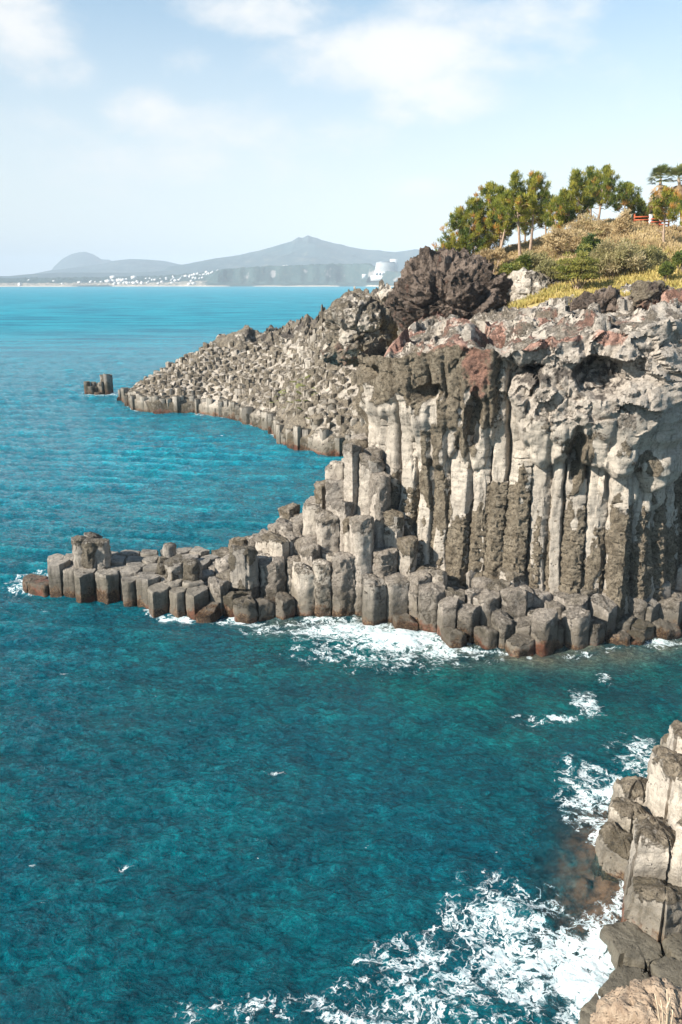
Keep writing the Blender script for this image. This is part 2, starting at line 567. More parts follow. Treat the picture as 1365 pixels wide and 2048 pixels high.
NN = np.column_stack([T_[:, 1], -T_[:, 0]])          # outward (to the left / towards the sea)

RIM = [(0, 15.2), (2, 15.2), (5, 15.9), (8, 16.7), (9.5, 16.2), (11.5, 16.9), (14, 17.4), (17, 17.8), (20, 18.3), (24, 18.6), (40, 19)]
def rim_z(X, Y):
    """height of the cliff edge / the rocky plateau behind it"""
    return np.interp(X, *np.array(RIM).T) + np.clip(Y - 48, 0, 14) * .015

def bumpf(X, Z, px, py, hx, hy, Y=46.5, p=4., e=.5, tp=0.):
    c = at_y(px, py, Y); k = np.hypot(Y, CAM_H - c[2]) / FPX * 1.02
    w = (Z - c[2]) / (hy * k); u = (X - c[0]) / (hx * k * (1 + tp * np.clip(w, -1, 1)))
    return np.clip(1 - np.abs(u) ** p - np.abs(w) ** p, 0, 1) ** e

smask = (CC[:, 1] < 66)
CCm, SSm, NNm = CC[smask], SS[smask], NN[smask]
nz_ = 250
f = np.linspace(0, 1, nz_)
Xb = np.repeat(CCm[:, 0], nz_); Yb = np.repeat(CCm[:, 1], nz_); Sb = np.repeat(SSm, nz_)
Nb = np.repeat(NNm, nz_, axis=0)
topz = np.repeat(rim_z(CCm[:, 0], CCm[:, 1]), nz_)
topz = topz + .5 * fbm(np.column_stack([Xb * .9, Yb * .9, Xb * 0]), 3)
Zb = -1.2 + np.tile(f, len(CCm)) * (topz + 1.2)
B0 = np.column_stack([Xb, Yb, Zb])
warp = .5 * fbm(B0 * .35, 3) + .16 * fbm(B0 * 1.7 + 9, 3)
# coordinates used to place the big forms (X as seen from the front)
Xw = Xb + warp * .5
Zw = Zb + .6 * fbm(B0 * .5 + 31, 3) + .2 * fbm(B0 * 1.9 + 3, 3)
# column positions along the curve
rngc = np.random.default_rng(21)
s_cols = [SSm[0]]
while s_cols[-1] < SSm[-1]: s_cols.append(s_cols[-1] + rngc.uniform(.95, 1.35))
s_cols = np.array(s_cols)
Sw = Sb + .25 * fbm(B0 * .45 + 77, 3) + .05 * Zb
ii = np.clip(np.searchsorted(s_cols, Sw) - 1, 0, len(s_cols) - 2)
ph = (Sw - s_cols[ii]) / (s_cols[ii + 1] - s_cols[ii])
hsh = (np.sin(ii * 78.233) * 43758.5453) % 1.0
flute = np.clip((1 - np.abs(2 * ph - 1)) * 2.3, 0, 1) * .8 + .35 * (ph - .5) * (hsh - .5) * 2 + .2
D = .13 * np.clip(11 - Zb, 0, 12)                                   # batter: the wall steps out towards the sea
low = sstep(13.6, 10.5, Zw)
D += (.14 + .08 * low + .14 * sstep(12.5, 10.5, Zw)) * (flute - .6)
# discs: ring-like joints between the smooth upper rock and the columns
ringz = sstep(11.6, 10.9, Zw) * sstep(8.4, 9.4, Zw)
D += ringz * .04 * (np.sin(Zb * 9.5 + 5 * pn(B0 * .7)) * .5 + .5) * flute
up = sstep(10.8, 12.3, Zw + .8 * pn(np.column_stack([Sb * .5, Sb * 0, Sb * 0])))
D += .55 * up
D += .35 * up * fbm(B0 * .33 + 5, 3)
# big buttresses of the right half, slabs of the left half
W = lambda *a, **k: bumpf(Xw, Zw, *a, **k)
big = np.zeros(len(D))
for a_, args in [(1.5, (1098, 832, 66, 92, .45)), (1.75, (1198, 838, 70, 92, .3)), (1.4, (1290, 815, 48, 140, .15)), (.8, (1245, 715, 90, 70, 0)), (.7, (880, 862, 50, 74, .35)),
                 (.4, (790, 752, 90, 66, .1)), (.35, (905, 760, 36, 80, .1)), (.5, (752, 830, 40, 100, .3)), (1.0, (1068, 688, 66, 40, .1)), (.9, (1118, 735, 30, 40, .2)), (.8, (965, 735, 36, 76, .2)), (.6, (960, 850, 34, 90, .1))]:
    big = np.maximum(big, a_ * W(*args[:4], tp=args[4], e=.42, p=3.4))
calm_ = np.clip(big * 1.6, 0, 1)
D += big
D += .35 * W(1130, 925, 30, 50) + .4 * W(1215, 935, 32, 60) + .4 * W(1290, 950, 36, 60)
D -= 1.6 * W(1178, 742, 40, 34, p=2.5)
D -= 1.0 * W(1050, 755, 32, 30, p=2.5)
D -= 1.0 * W(868, 790, 30, 15, p=2.5)
D -= .8 * W(774, 753, 9, 10, p=2)
D -= .9 * W(1140, 890, 12, 60, p=2)
D -= 1.5 * W(1352, 850, 34, 170, p=3)
D -= 1.2 * W(955, 835, 18, 60, p=2)
# joints: thin dark cracks running down between the forms
crk = np.minimum(ph, 1 - ph) * (s_cols[ii + 1] - s_cols[ii])
on = (np.sin(ii * 12.9898) * 43758.5453) % 1.0
D -= .6 * np.exp(-(crk / .11) ** 2) * np.where(on > .3, 1, .1) * sstep(16.5, 14, Zw) * (1 - .85 * calm_)
# broken rough rock along the top right and everywhere a little
rightk = sstep(8.6, 11, Xw)
D -= calm_ * (.14 + .08 * low) * (flute - .6) * .8
fh, fe = facets(B0 * (.8, .8, .8) + .35 * fbm(B0 * .9, 2)[:, None])
fh2, fe2 = facets(B0 * 2.1 + 8)
rough = (.25 + .75 * rightk) * sstep(11.5, 13.5, Zw)
D += rough * (.6 * fh + .10 * fh2 + .10 * fbm(B0 * 3.1, 3) - .12 * np.clip(ridged(B0 * 1.4, 3) - .45, 0, 1))
D += .12 * fbm(B0 * 1.6 + 3, 5) + .10 * up * facets(B0 * 1.5 + 77)[0]
# crust: brown lichen-dark skin on the upper left, ragged lower edge
cn = fbm(B0 * (.55, .55, .3) + 40, 4)
leftk = sstep(10.2, 8.2, Xw)
crustv = np.clip(sstep(11.4, 13.8, Zw + 3.4 * cn) * leftk * (.6 + .9 * sstep(-.15, .15, cn + .12 * (Zw - 12.4))), 0, 1)
crustv = np.maximum(crustv, sstep(.06, .28, cn) * .8 * (1 - .65 * up * (1 - leftk)))
D += .07 * sstep(.3, .6, crustv) * (1 + .8 * fbm(B0 * 5, 2))
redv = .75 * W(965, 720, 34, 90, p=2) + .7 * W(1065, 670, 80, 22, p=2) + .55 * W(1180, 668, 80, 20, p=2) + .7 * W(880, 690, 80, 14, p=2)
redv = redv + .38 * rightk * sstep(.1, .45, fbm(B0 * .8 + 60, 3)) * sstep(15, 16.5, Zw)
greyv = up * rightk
darkv = .55 * W(1172, 745, 60, 55, p=2) + .5 * W(1062, 740, 60, 40, p=2) + .35 * sstep(.05, .35, fbm(B0 * .7 + 90, 3)) * sstep(13.5, 15, Zw) * rightk  # shade of the two caves painted dark, plus random dark patches near the top
crustv = np.where(greyv > 0, np.maximum(crustv * .8, .28 * greyv + .3 * greyv * fbm(B0 * .7 + 12, 3)), crustv)
Pn = B0 + np.column_stack([Nb * D[:, None], np.zeros(len(D))])
Pn[:, 2] += .1 * rough * fh2
# lean of the right-hand buttresses: their tops overhang
Pn[:, 0] += np.clip(Zb - 4, 0, 20) * .02 * sstep(10, 17, Xb)
F = grid_faces(len(CCm), nz_)
CLIFF = thing('sea_cliff', 'tall pale grey basalt cliff of upright columns with rough reddish rocks along its top', 'cliff', (12, 48, 0))
greyv = np.clip(greyv * (.35 + .55 * sstep(12., 14.5, Zw) + .5 * fbm(B0 * .6 + 21, 3)), 0, 1)
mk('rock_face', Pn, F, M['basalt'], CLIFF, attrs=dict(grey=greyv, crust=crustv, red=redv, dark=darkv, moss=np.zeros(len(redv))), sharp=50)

# ---- rocky ground on top of the cliff
res = .16
gx = np.arange(0, 38, res); gy = np.arange(43.5, 78, res)
GX, GY = np.meshgrid(gx, gy, indexing='ij')
P2 = np.column_stack([GX.ravel(), GY.ravel()])
cliffpoly = np.vstack([CC[:, :2], [(40, 95), (9, 95)]])
ins = in_poly(P2, cliffpoly)
de = seg_dist(P2, CC[::6])
ins &= de > .15
g3 = np.column_stack([P2, P2[:, 0] * 0])
zt = rim_z(P2[:, 0], P2[:, 1]) + .35 * np.minimum(de - .5, 0)
fh, fe = facets(g3 * .45 + .3 * fbm(g3 * .5, 2)[:, None]); fh2, fe2 = facets(g3 * 1.3 + 5)
amp = sstep(.0, 2.2, de)
zt = zt + .15 + amp * (1.1 * fh + .17 * fh2 + .7 * (ridged(g3 * .28 + 4, 4) - .3)) + .1 * fbm(g3 * 3, 3) - .4 - .5 * sstep(.8, .1, de)
F = grid_faces(len(gx), len(gy))
keep = ins[F].all(1)
F = F[keep]
rd = .12 + .45 * sstep(-.2, .25, fbm(g3 * .35 + 70, 3)) * sstep(20, 9, P2[:, 0]) + .3 * sstep(.0, .3, fbm(g3 * .6 + 20, 3))
dk = .02 + .34 * sstep(-.0, .35, fbm(g3 * .5 + 33, 3))
cr = .44 + .5 * fbm(g3 * .8 + 4, 3)
used = np.unique(F); rem = np.full(len(P2), -1); rem[used] = np.arange(len(used))
mk('rocky_top', np.column_stack([P2, zt])[used], rem[F], M['basalt'], CLIFF,
   attrs=dict(grey=np.full(len(used), .45), crust=cr[used], red=rd[used], dark=dk[used]), sharp=50)

# ---- tall columns standing against the wall
rngt = np.random.default_rng(5)
ncol = 0
for k in range(len(s_cols) - 1):
    sm = .5 * (s_cols[k] + s_cols[k + 1]) - .3
    if sm > SSm[-1] - .5: break
    i = np.searchsorted(SSm, sm)
    p = CCm[i]; nrm = NNm[i]
    if p[1] > 56 or p[0] > 31: continue
    w = (s_cols[k + 1] - s_cols[k]) * .5
    z1 = rngt.choice([12.6, 13.2, 12.2, 11.4, 12.9, 8.8, 13.0]) + rngt.uniform(-.5, .5)
    c = p + nrm * (1.15 + rngt.uniform(-.1, .4))
    lean = -nrm * .135 + np.array([.02 if p[0] > 14 else 0, 0])
    put_column(CLIFF, (hexpoly(c, w * rngt.uniform(1.0, 1.22), rngt), -.6, z1, 1000 + k),
               dict(ds=.1, dz=.1, lean=lean, rough=.07, rings=rngt.uniform(.08, .26), cz=rngt.uniform(6.0, 9.6), joint=1, crust=rngt.uniform(.36, .70), knob=.085, round_=.03,
                    topn=.18, dome=.1, tilt=rngt.uniform(-.25, .25, 2)), M['basalt'])
    ncol += 1

# ---- stumps at the foot of the wall and the columns of the low spit
wall_line = CC
seeds = jitter_grid(-20.6, 25.5, 39.5, 58, 1.3, rngt)
fy = foot_y(seeds[:, 0])
d_front = seeds[:, 1] - fy
BACK = [(-20.6, 51.8), (-16, 52.2), (-10, 52.6), (-5, 53.2), (-2, 54.5), (1, 55.5), (3, 56), (31, 60)]
back = np.interp(seeds[:, 0], *np.array(BACK).T)
d_wall = seg_dist(seeds, wall_line)
inside = in_poly(seeds, cliffpoly)
keep = (d_front > .1) & (seeds[:, 1] < back) & ~(inside & (d_wall > .7))
pad = (d_front > -1.6) & (seeds[:, 1] < back + 1.6)
allS = seeds[pad]; polys = cells(allS, 1.12, .05)
ids = np.where(keep)[0]; m = np.full(len(seeds), -1); m[np.where(pad)[0]] = np.arange(pad.sum())
SPIT = thing('basalt_spit', 'low spit of broken hexagonal basalt columns running into the water from the tall cliff', 'rock spit', (-8, 50, 0))
ZF = [(-20.6, 2.05), (-12, 1.8), (-9, 1.5), (-7, 1.3), (-5, 1.3), (-3.5, 1.9), (-1, 2.0), (1, 2.1), (4, 2.0), (7, 1.5), (9, .7), (13, .9), (17, 1.0), (21, .8), (31, 1.2)]
ZBK = [(-20.6, 2.1), (-11, 2.0), (-8.5, 2.2), (-7, 2.6), (-5, 3.5), (-3.6, 4.3), (-2, 5.4), (-.5, 6.8), (.8, 8.6), (1.8, 9.4), (2.6, 7.2), (3.4, 4.6), (5, 3.2), (8, 2.8), (14, 2.5), (31, 2.8)]
for i in ids:
    x, y = seeds[i]
    if m[i] < 0 or polys[m[i]] is None: continue
    df = d_front[i]
    dep = 4.6 if x < 1 else 3.2
    t = np.clip(df / dep, 0, 1)
    z1 = lerp(np.interp(x, *np.array(ZF).T), np.interp(x, *np.array(ZBK).T), t ** 1.15)
    flat = x < -8.5
    z1 += rngt.normal(0, .1 if flat else (.42 if z1 < 4.5 else .8))
    red = 0.
    if not flat and df < 1.0 and rngt.random() < .5: z1 = rngt.uniform(.25, .9)
    if -9 < x < -3 and df < 1.6 and rngt.random() < .6: z1 = rngt.uniform(.3, 1.3)
    if flat and df < .6 and rngt.random() < .2: z1 -= .8
    if x < -19.9:
        if df > 2.2: continue
        z1 = .7
    z1 = max(z1, .2)
    par = SPIT if x < 1.2 else CLIFF
    hi = z1 > 2.9
    put_column(par, (polys[m[i]], -1.0, z1, 3000 + int(i)),
               dict(ds=.11, dz=.12, taper=rngt.uniform(0, .04) if flat else rngt.uniform(.0, .08), lean=(rngt.normal(0, .015), .02 + rngt.normal(0, .02)),
                    rough=.05 if not hi else .1, rings=.0 if flat else rngt.uniform(.03, .14), band=.05 if flat else rngt.choice([.15, .4, .8, 1.6]) * (1 if not hi else 1.6), crust=rngt.uniform(.05, .25) if not hi else rngt.uniform(.15, .5),
                    grey=.0 if flat else rngt.uniform(.3, .75), topcrust=.3 if flat else rngt.uniform(.35, .9), knob=.03 if not hi else .075, round_=.03, topn=.06 if flat else .16,
                    tilt=rngt.normal(0, .05 if flat else .16, 2), dome=0. if flat else .1),
               M['grey'] if (flat or z1 < 2.9) else M['basalt'])
# knobbly stubs that stand up on the flat end of the spit
for (px, py, zt, r) in [(165, 1098, 3.7, .62), (183, 1102, 3.65, .6), (205, 1100, 3.6, .6), (192, 1092, 3.75, .6), (341, 1104, 3.5, .5), (352, 1120, 2.9, .75), (386, 1122, 2.9, .6),
                        (328, 1108, 2.7, .4), (490, 1128, 4.0, .9)]:
    p = at_z(px, py + 22, 2.2)
    put_column(SPIT, (hexpoly(p, r, rngt, 6), 1.6, zt, int(px * 7)), dict(ds=.14, dz=.14, rough=.13, rings=.14, crust=.25, topcrust=.5, knob=.05, topn=.12, dome=.16, round_=.14, taper=.1, tilt=rngt.normal(0, .15, 2)), M['grey'])

print('PARTS', len(SPIT.children), len(CLIFF.children))
# ------------------------------------------------------------------ boulders and outcrops (displaced closed bodies)
def sphere_dirs(nu, nv):
    th = np.linspace(0, 2 * np.pi, nu, endpoint=False); ph = np.linspace(-np.pi / 2, np.pi / 2, nv)
    Tt, Pp = np.meshgrid(th, ph, indexing='ij')
    return np.stack([np.cos(Tt) * np.cos(Pp), np.sin(Tt) * np.cos(Pp), np.sin(Pp)], -1).reshape(-1, 3)

def rock_body(c, size, seed, nu=120, nv=70, fs=.5, fa=.5, fine=.12, ridge=.4, square=2.6, bed=1., under=0.):
    D = sphere_dirs(nu, nv)
    r = 1 / (np.abs(D) ** square).sum(1) ** (1 / square)
    V = D * r[:, None] * np.asarray(size, float)
    Q = (V + np.asarray(c)) * (1, 1, bed) + seed * 3.1
    N = V / np.asarray(size) ** 2; N /= np.linalg.norm(N, axis=1)[:, None]
    fh, fe = facets(Q * fs + .5 * fbm(Q * fs, 3)[:, None]); fh2, fe2 = facets(Q * fs * 2.7 + 3)
    d = fa * (fh + .35 * fh2) + ridge * (ridged(Q * fs * 1.1, 4) - .35) + fine * fbm(Q * 2.6, 4)
    d -= fa * .4 * np.exp(-(fe / .06) ** 2)
    V = V + N * d[:, None] + np.asarray(c)
    if under:
        q_ = np.clip((np.asarray(c)[2] + .1 * size[2] - V[:, 2]) / size[2], 0, 1)
        V[:, :2] = np.asarray(c)[:2] + (V[:, :2] - np.asarray(c)[:2]) * (1 - under * q_)[:, None]
    F = grid_faces(nu, nv, True)
    return V, F, Q, d

def boulder(name, label, cat, px, py, Y, hx, hy, depth, mat, seed, red=0., dark=0., crust=.4, group=None, **kw):
    c = at_y(px, py, Y); k = np.hypot(Y, 20 - c[2]) / FPX * 1.03
    V, F, Q, d = rock_body(c, (hx * k, depth, hy * k), seed, **kw)
    n1 = fbm(Q * .6 + 7, 3); n2 = fbm(Q * .9 + 50, 3)
    t = np.clip((c[2] - V[:, 2]) / (hy * k), -1, 1)
    o = mk(name, V, F, M[mat], None, attrs=dict(crust=crust + .4 * n1, red=red * (.7 + .8 * sstep(-.2, .9, t)) + red * n2, dark=dark + .4 * n2), sharp=50, loc=(c[0], c[1], c[2] - hy * k))
    return tag(o, label, cat, group)

boulder('lava_outcrop', 'huge dark craggy lava outcrop with a rusty red underside rising above the cliff', 'rock outcrop', 898, 614, 74, 118, 88, 5.6, 'lava', 1, red=.36, dark=.05, nu=340, nv=200, fs=.25, fa=1.35, ridge=.55, fine=.42, bed=1.2, square=2.2, under=.5)
boulder('rock_shoulder', 'brown rock shoulder sloping down from the dark lava outcrop towards the headland', 'rock', 722, 660, 84, 66, 60, 4.5, 'far_basalt', 2, red=.28, dark=.16, crust=.5, nu=180, nv=120, fs=.4, fa=.7, ridge=.5, fine=.25)
boulder('pale_boulder', 'pale grey rounded boulder between the dark lava outcrop and the grassy slope', 'boulder', 1062, 592, 71, 42, 42, 2.4, 'basalt', 3, red=.2, dark=.25, crust=.35, nu=110, nv=70, fs=.6, fa=.4)
boulder('dark_crag', 'small jagged dark grey crag on the cliff top below the dense round bush', 'crag', 1192, 625, 58, 38, 34, 1.6, 'lava', 4, dark=.25, red=.05, nu=120, nv=80, fs=.7, fa=.55, ridge=.5)
boulder('reddish_boulder', 'lumpy reddish grey boulder perched on the cliff edge below the grass', 'boulder', 1292, 595, 56, 26, 26, 1.0, 'basalt', 5, red=.42, dark=.3, crust=.7, nu=90, nv=60, fs=.9, fa=.3)
boulder('rust_red_rock', 'rust red rock at the edge of the grass beside the lumpy boulder', 'rock', 1362, 606, 55, 28, 22, 1.1, 'basalt', 6, red=.8, nu=90, nv=60, fs=.8, fa=.3)
boulder('red_cliff_rock', 'brick red rough rock lying on the cliff edge under the dark lava outcrop', 'rock', 1062, 672, 52, 52, 24, 1.4, 'basalt', 7, red=.78, nu=110, nv=70, fs=.7, fa=.35)
boulder('pale_ridge_rock', 'whitish rounded rock on the skyline beside the dark lava outcrop', 'rock', 776, 591, 82, 14, 11, .8, 'basalt', 8, crust=.1, nu=60, nv=40, fs=.8, fa=.2, ridge=.1)
boulder('grey_ridge_rock', 'light grey squat rock on the skyline next to the whitish one', 'rock', 762, 595, 83, 9, 12, .6, 'basalt', 9, crust=.3, nu=60, nv=40, fs=.8, fa=.2, ridge=.1)
boulder('brown_knoll', 'brown rounded knoll at the top of the headland against the sea', 'rock', 716, 606, 88, 27, 18, 1.8, 'far_basalt', 10, crust=.8, dark=.3, red=.25, nu=80, nv=50, fs=.7, fa=.35)
boulder('yellow_stone', 'small yellow ochre stone wedged in the pale cliff face', 'stone', 1268, 678, 46.2, 15, 8, .5, 'basalt', 11, crust=.0, nu=40, nv=30, fs=1., fa=.06, ridge=.05, fine=.03)
bpy.data.objects['yellow_stone'].data.materials[0] = plain('ochre_stone', (.62, .4, .16), (.7, .5, .26), 3, .85)

# ------------------------------------------------------------------ the headland beyond the bay
RIDGE = np.array([at_y(*p) for p in [(236, 792, 139), (290, 758, 140), (345, 728, 141), (400, 700, 142), (440, 668, 142), (520, 668, 140), (600, 650, 135), (645, 632, 130), (700, 604, 118), (740, 596, 108), (800, 600, 100)]])
def resample(L, n):
    d = np.concatenate([[0], np.cumsum(np.linalg.norm(np.diff(L, axis=0), axis=1))])
    t = np.linspace(0, d[-1], n)
    return np.column_stack([np.interp(t, d, L[:, k]) for k in range(3)])
NU, NV = 420, 190
Fr = resample(HEAD, NU); Rg = resample(RIDGE, NU)
vv = np.linspace(-.04, 1.35, NV)
base = np.array([2.2, 2.0, 2.0])
PXY = Fr[:, None, :2] + (Rg - Fr)[:, None, :2] * vv[None, :, None]
ztop = Rg[:, 2]
prof = lambda v: np.where(v < 1, 1.7 + (ztop[:, None] - 1.7) * np.clip(v, 0, 1) ** .95, ztop[:, None] * (1 - ((v - 1) / .35) ** 2 * 1.1))
ZH = prof(np.broadcast_to(vv, (NU, NV)))
ZH = np.where(vv[None, :] < .0, -1.0, ZH)
HP = np.column_stack([PXY.reshape(-1, 2), ZH.ravel()])
vvr = np.tile(vv, NU); uur = np.repeat(np.linspace(0, 1, NU), NV)
top = sstep(.58, .78, vvr + .1 * fbm(HP * .09, 3)) * sstep(.24, .38, uur)
fh, fe = facets(HP * (.24, .24, .3) + .4 * fbm(HP * .25, 2)[:, None]); fh2, fe2 = facets(HP * .7 + 9)
nzv = top * (1.3 * fh + .5 * fh2 + 1.7 * (ridged(HP * .16 + 3, 4) - .25)) * sstep(1.3, 1.0, vvr) + .25 * fbm(HP * .5, 3) + .2 * fh2
HQ = HP.copy(); HQ[:, 2] += nzv - .15
HQ[:, 1] -= top * (.7 * fh + .6 * fbm(HP * .3 + 20, 3))
crh = np.where(top > .3, .6 + .6 * fbm(HP * .15 + 2, 3), .5 + .6 * fbm(HP * .16 + 8, 3))
dkh = top * (.42 + .6 * fbm(HP * .2 + 40, 3)) * sstep(.6, .9, vvr)
rdh = top * sstep(.5, .9, uur) * (.35 + .6 * fbm(HP * .2 + 66, 3))
HLD = thing('rocky_headland', 'farther rocky headland of short grey basalt columns sloping down to the bay', 'headland', (-10, 120, 0))
mk('rocky_slope', HQ, grid_faces(NU, NV)[:, ::-1], M['far_basalt'], HLD, attrs=dict(crust=crh, red=rdh, dark=dkh), sharp=55)
rngh = np.random.default_rng(77)
hs = jitter_grid(-42, 10, 88, 146, 1.1, rngh, .3)
hpoly = np.vstack([Fr[:, :2], Rg[::-1, :2]])
hin = in_poly(hs, hpoly)
# height lookup on a coarse copy of the slope
cx_, cy_ = PXY[::4, ::2, 0].ravel(), PXY[::4, ::2, 1].ravel()
cz_ = ZH[::4, ::2].ravel(); cv_ = np.broadcast_to(vv, (NU, NV))[::4, ::2].ravel()
cu_ = np.broadcast_to(np.linspace(0, 1, NU)[:, None], (NU, NV))[::4, ::2].ravel()
cols = []
padh = hin | (seg_dist(hs, HEAD) < 2.2)
hid = np.where(padh)[0]
hcell = cells(hs[hid], .9, .08)
for q, i in enumerate(hid):
    if not hin[i] or hcell[q] is None: continue
    x, y = hs[i]
    k = np.argmin((cx_ - x) ** 2 + (cy_ - y) ** 2)
    v, z, u = cv_[k], cz_[k], cu_[k]
    df = seg_dist(hs[i:i + 1], HEAD)[0]
    if v > .72 + .14 * rngh.random() and u > .25: continue
    if df > 2.2 and rngh.random() < .03: continue
    cols.append((df, i, q, x, y, z, v))
cols.sort()
field = Bag()
for n_, (df, i, q, x, y, z, v) in enumerate(cols):
    p = hcell[q]
    edge = df < 1.5
    if edge:
        z1 = rngh.choice([2.6, 2.3, 1.9, 2.8, 1.2, .6], p=[.3, .25, .2, .1, .1, .05]) + rngh.normal(0, .15)
        kw = dict(ds=.5, dz=.5, rough=.04, crust=.12, topcrust=.6, topn=.05, tilt=rngh.normal(0, .06, 2))
    else:
        z1 = z + .08 + .14 * math.sin(x * .7 + 1.3 * math.sin(y * .5)) * math.sin(y * .9 + x * .23) + rngh.uniform(-.08, .2) + (.5 if rngh.random() < .1 else 0)
        kw = dict(ds=.4, dz=.6, rough=.1, crust=.35, topcrust=rngh.uniform(.2, .8), topn=.12, dome=.1, round_=.12, lean=(rngh.normal(0, .05), rngh.normal(-.1, .06)), tilt=rngh.normal(0, .25, 2),
                  taper=.12, moss=.75 if (abs(x + 6) < 3.5 and df < 5 and rngh.random() < .4) else 0.)
    if not edge:
        c = p.mean(0); p = c + (p - c) * rngh.uniform(.88, 1.05)
    if n_ < 99:
        put_column(HLD, (p, -.8 if edge else z - 1.0, z1, 9000 + i), dict(kw, ds=.3, dz=.35), M['grey'] if (edge and rngh.random() < .55) else M['far_basalt'])
    else:
        V, F, F3, A = column(p, z - 1.0, z1, 9000 + i, **kw)
        field.add(V, F, F3, **A)
fo = field.build('column_field', M['far_basalt'], HLD, sharp=45)
fo['kind'] = 'stuff'
fo['label'] = 'hundreds of small worn column stubs covering the headland slope'

# ------------------------------------------------------------------ sea stack off the headland
c0 = at_z(197, 788)
STK = thing('sea_stack', 'small dark stack of broken basalt columns standing alone in the sea', 'sea stack', c0)
ss = [(-1.9, .2, 2.3), (-1.0, -.5, 1.5), (-.9, .7, 2.1), (-.1, -.3, 1.3), (.1, .8, 1.9), (.7, -.5, 2.3), (1.0, .5, 3.5), (1.8, -.2, 3.7), (1.9, .9, 3.4), (.3, -1.2, .5)]
sp = cells(np.array([(a, b) for a, b, _ in ss]), .72, .05)
for (a, b, h), p in zip(ss, sp):
    put_column(STK, (p + c0[:2], -1, h, int(900 + a * 10 + b * 7)), dict(ds=.25, dz=.3, rough=.06, crust=.3, topcrust=.6, tilt=rngh.normal(0, .1, 2), dark=.3), M['grey'])

# ------------------------------------------------------------------ the rocks at the near right
rngn = np.random.default_rng(3)
ns = jitter_grid(7.5, 24, 12, 34, 1.5, rngn, .3)
nw = np.vstack([NEAR, [(40, NEAR[-1][1], 0), (40, NEAR[0][1], 0)]])
nin = in_poly(ns, nw)
nd = seg_dist(ns, NEAR)
ncell = cells(ns, 1.25, .04)
NRK = thing('near_rock', 'pale rounded basalt columns with pitted brown tops sloping into the foam close by', 'rocks', (12, 22, 0))
cnt = 0
for i in range(len(ns)):
    if not nin[i] or ncell[i] is None or nd[i] < .12: continue
    x, y = ns[i]
    lowt = sstep(21.4, 20.2, y)
    z1 = lerp(.75 + 1.32 * nd[i] + rngn.normal(0, .25), .45 + .2 * nd[i] + rngn.normal(0, .15), lowt)
    z1 = max(.35, min(z1, 7.5))
    if x > 19: continue
    put_column(NRK, (ncell[i], -1.2, z1, 5000 + i), dict(ds=.08, dz=.08, taper=.42 if lowt < .5 else .04, rough=.09, rings=.05, crust=.1, band=.1, topcrust=.62 if lowt < .5 else .08,
               knob=.12, topn=.2 if lowt < .5 else .07, dome=.3 if lowt < .5 else .05, round_=.2, tilt=np.array([-.26, -.16]) + rngn.normal(0, .12, 2) if lowt < .5 else rngn.normal(0, .06, 2), grey=.0),
               M['near'] if lowt < .5 else M['wet'], sharp=60)
    cnt += 1
# flat red-brown shelf just under the surface
sh = Bag()
ax = np.linspace(0, 1, 150); L = resample(np.column_stack([NEAR[:, :2], NEAR[:, 0] * 0]), 150)
tn = np.gradient(L, axis=0)[:, :2]; tn /= np.linalg.norm(tn, axis=1)[:, None]
nl = np.column_stack([tn[:, 1], -tn[:, 0]])
if nl[75][0] > 0: nl = -nl
w = np.linspace(-1.5, 3.4, 60)
SV = np.column_stack([(L[:, None, :2] + nl[:, None] * w[None, :, None]).reshape(-1, 2), np.tile(np.where(w < 0, -.12, -.12 - .32 * w), len(L))])
SV[:, 2] += .16 * facets(SV * 1.2)[0] + .1 * fbm(SV * 1.5, 3)
t = NT('submerged_rock'); P = t.pos()
k = t.noise(P, 2.2, 5, .65)
M['shelf'] = t.done(t.bsdf(t.mix(t.ramp(k, .35, .65), (.12, .06, .042), (.38, .18, .11)), .8, t.bump(k, .8, .1), .2))
mk('submerged_shelf', SV, grid_faces(150, 60), M['shelf'], NRK, attrs=dict(crust=SV[:, 0] * 0))

t = NT('sandy_seabed'); P = t.pos()
M['bed'] = t.done(t.bsdf(t.mix(t.ramp(t.noise(P, .4, 4), .4, .6), (.02, .07, .07), (.05, .1, .09)), .9, None, .1))
o = mk('seabed', [(4, 5, -2.2), (45, 5, -2.2), (45, 46, -2.2), (4, 46, -2.2)], np.array([[0, 1, 2, 3]]), M['bed'], smooth=False)
tag(o, 'dark sea floor seen through the shallow water', None, kind='structure')

# brown pitted boulder right below the viewer, with dry twigs in front of it
bc = at_y(1345, 2120, 15.2)
V, F, Q, d = rock_body((bc[0], 15.0, bc[2] - .6), (1.75, 1.5, 2.0), 14, nu=240, nv=150, fs=.9, fa=.22, ridge=.16, fine=.1, square=4)
V[:, 2] = np.where(V[:, 2] < bc[2] - 1.5, bc[2] - 1.5 - (bc[2] - 1.5 - V[:, 2]) * 2.6, V[:, 2])
pit = np.clip(ridged(Q * 3.2, 3) - .35, 0, 1)
V[:, 2] -= .12 * pit
t = NT('pitted_brown_rock'); P = t.pos()
k = t.noise(P, 3., 6, .7); f_ = t.noise(P, 16, 4, .7); vo = t.voro(P, 9)
colr = t.mix(t.ramp(k, .35, .68), (.30, .215, .15), (.43, .33, .24))
colr = t.mix(t.ramp(f_, .5, .75, hi=.6), colr, (.12, .085, .06))
hgt = t.math('ADD', f_, t.math('MULTIPLY', t.ramp(vo, 0, .4), .6))
M['brown'] = t.done(t.bsdf(colr, .9, t.bump(hgt, .9, .09), .15))
o = mk('brown_boulder', V, F, M['brown'], None, sharp=55, loc=(bc[0], 15.0, -.5))
tag(o, 'brown pitted boulder standing in the white surf with a dry twig in front', 'boulder')
tw = Bag()
tb = at_y(1330, 2105, 13.75)
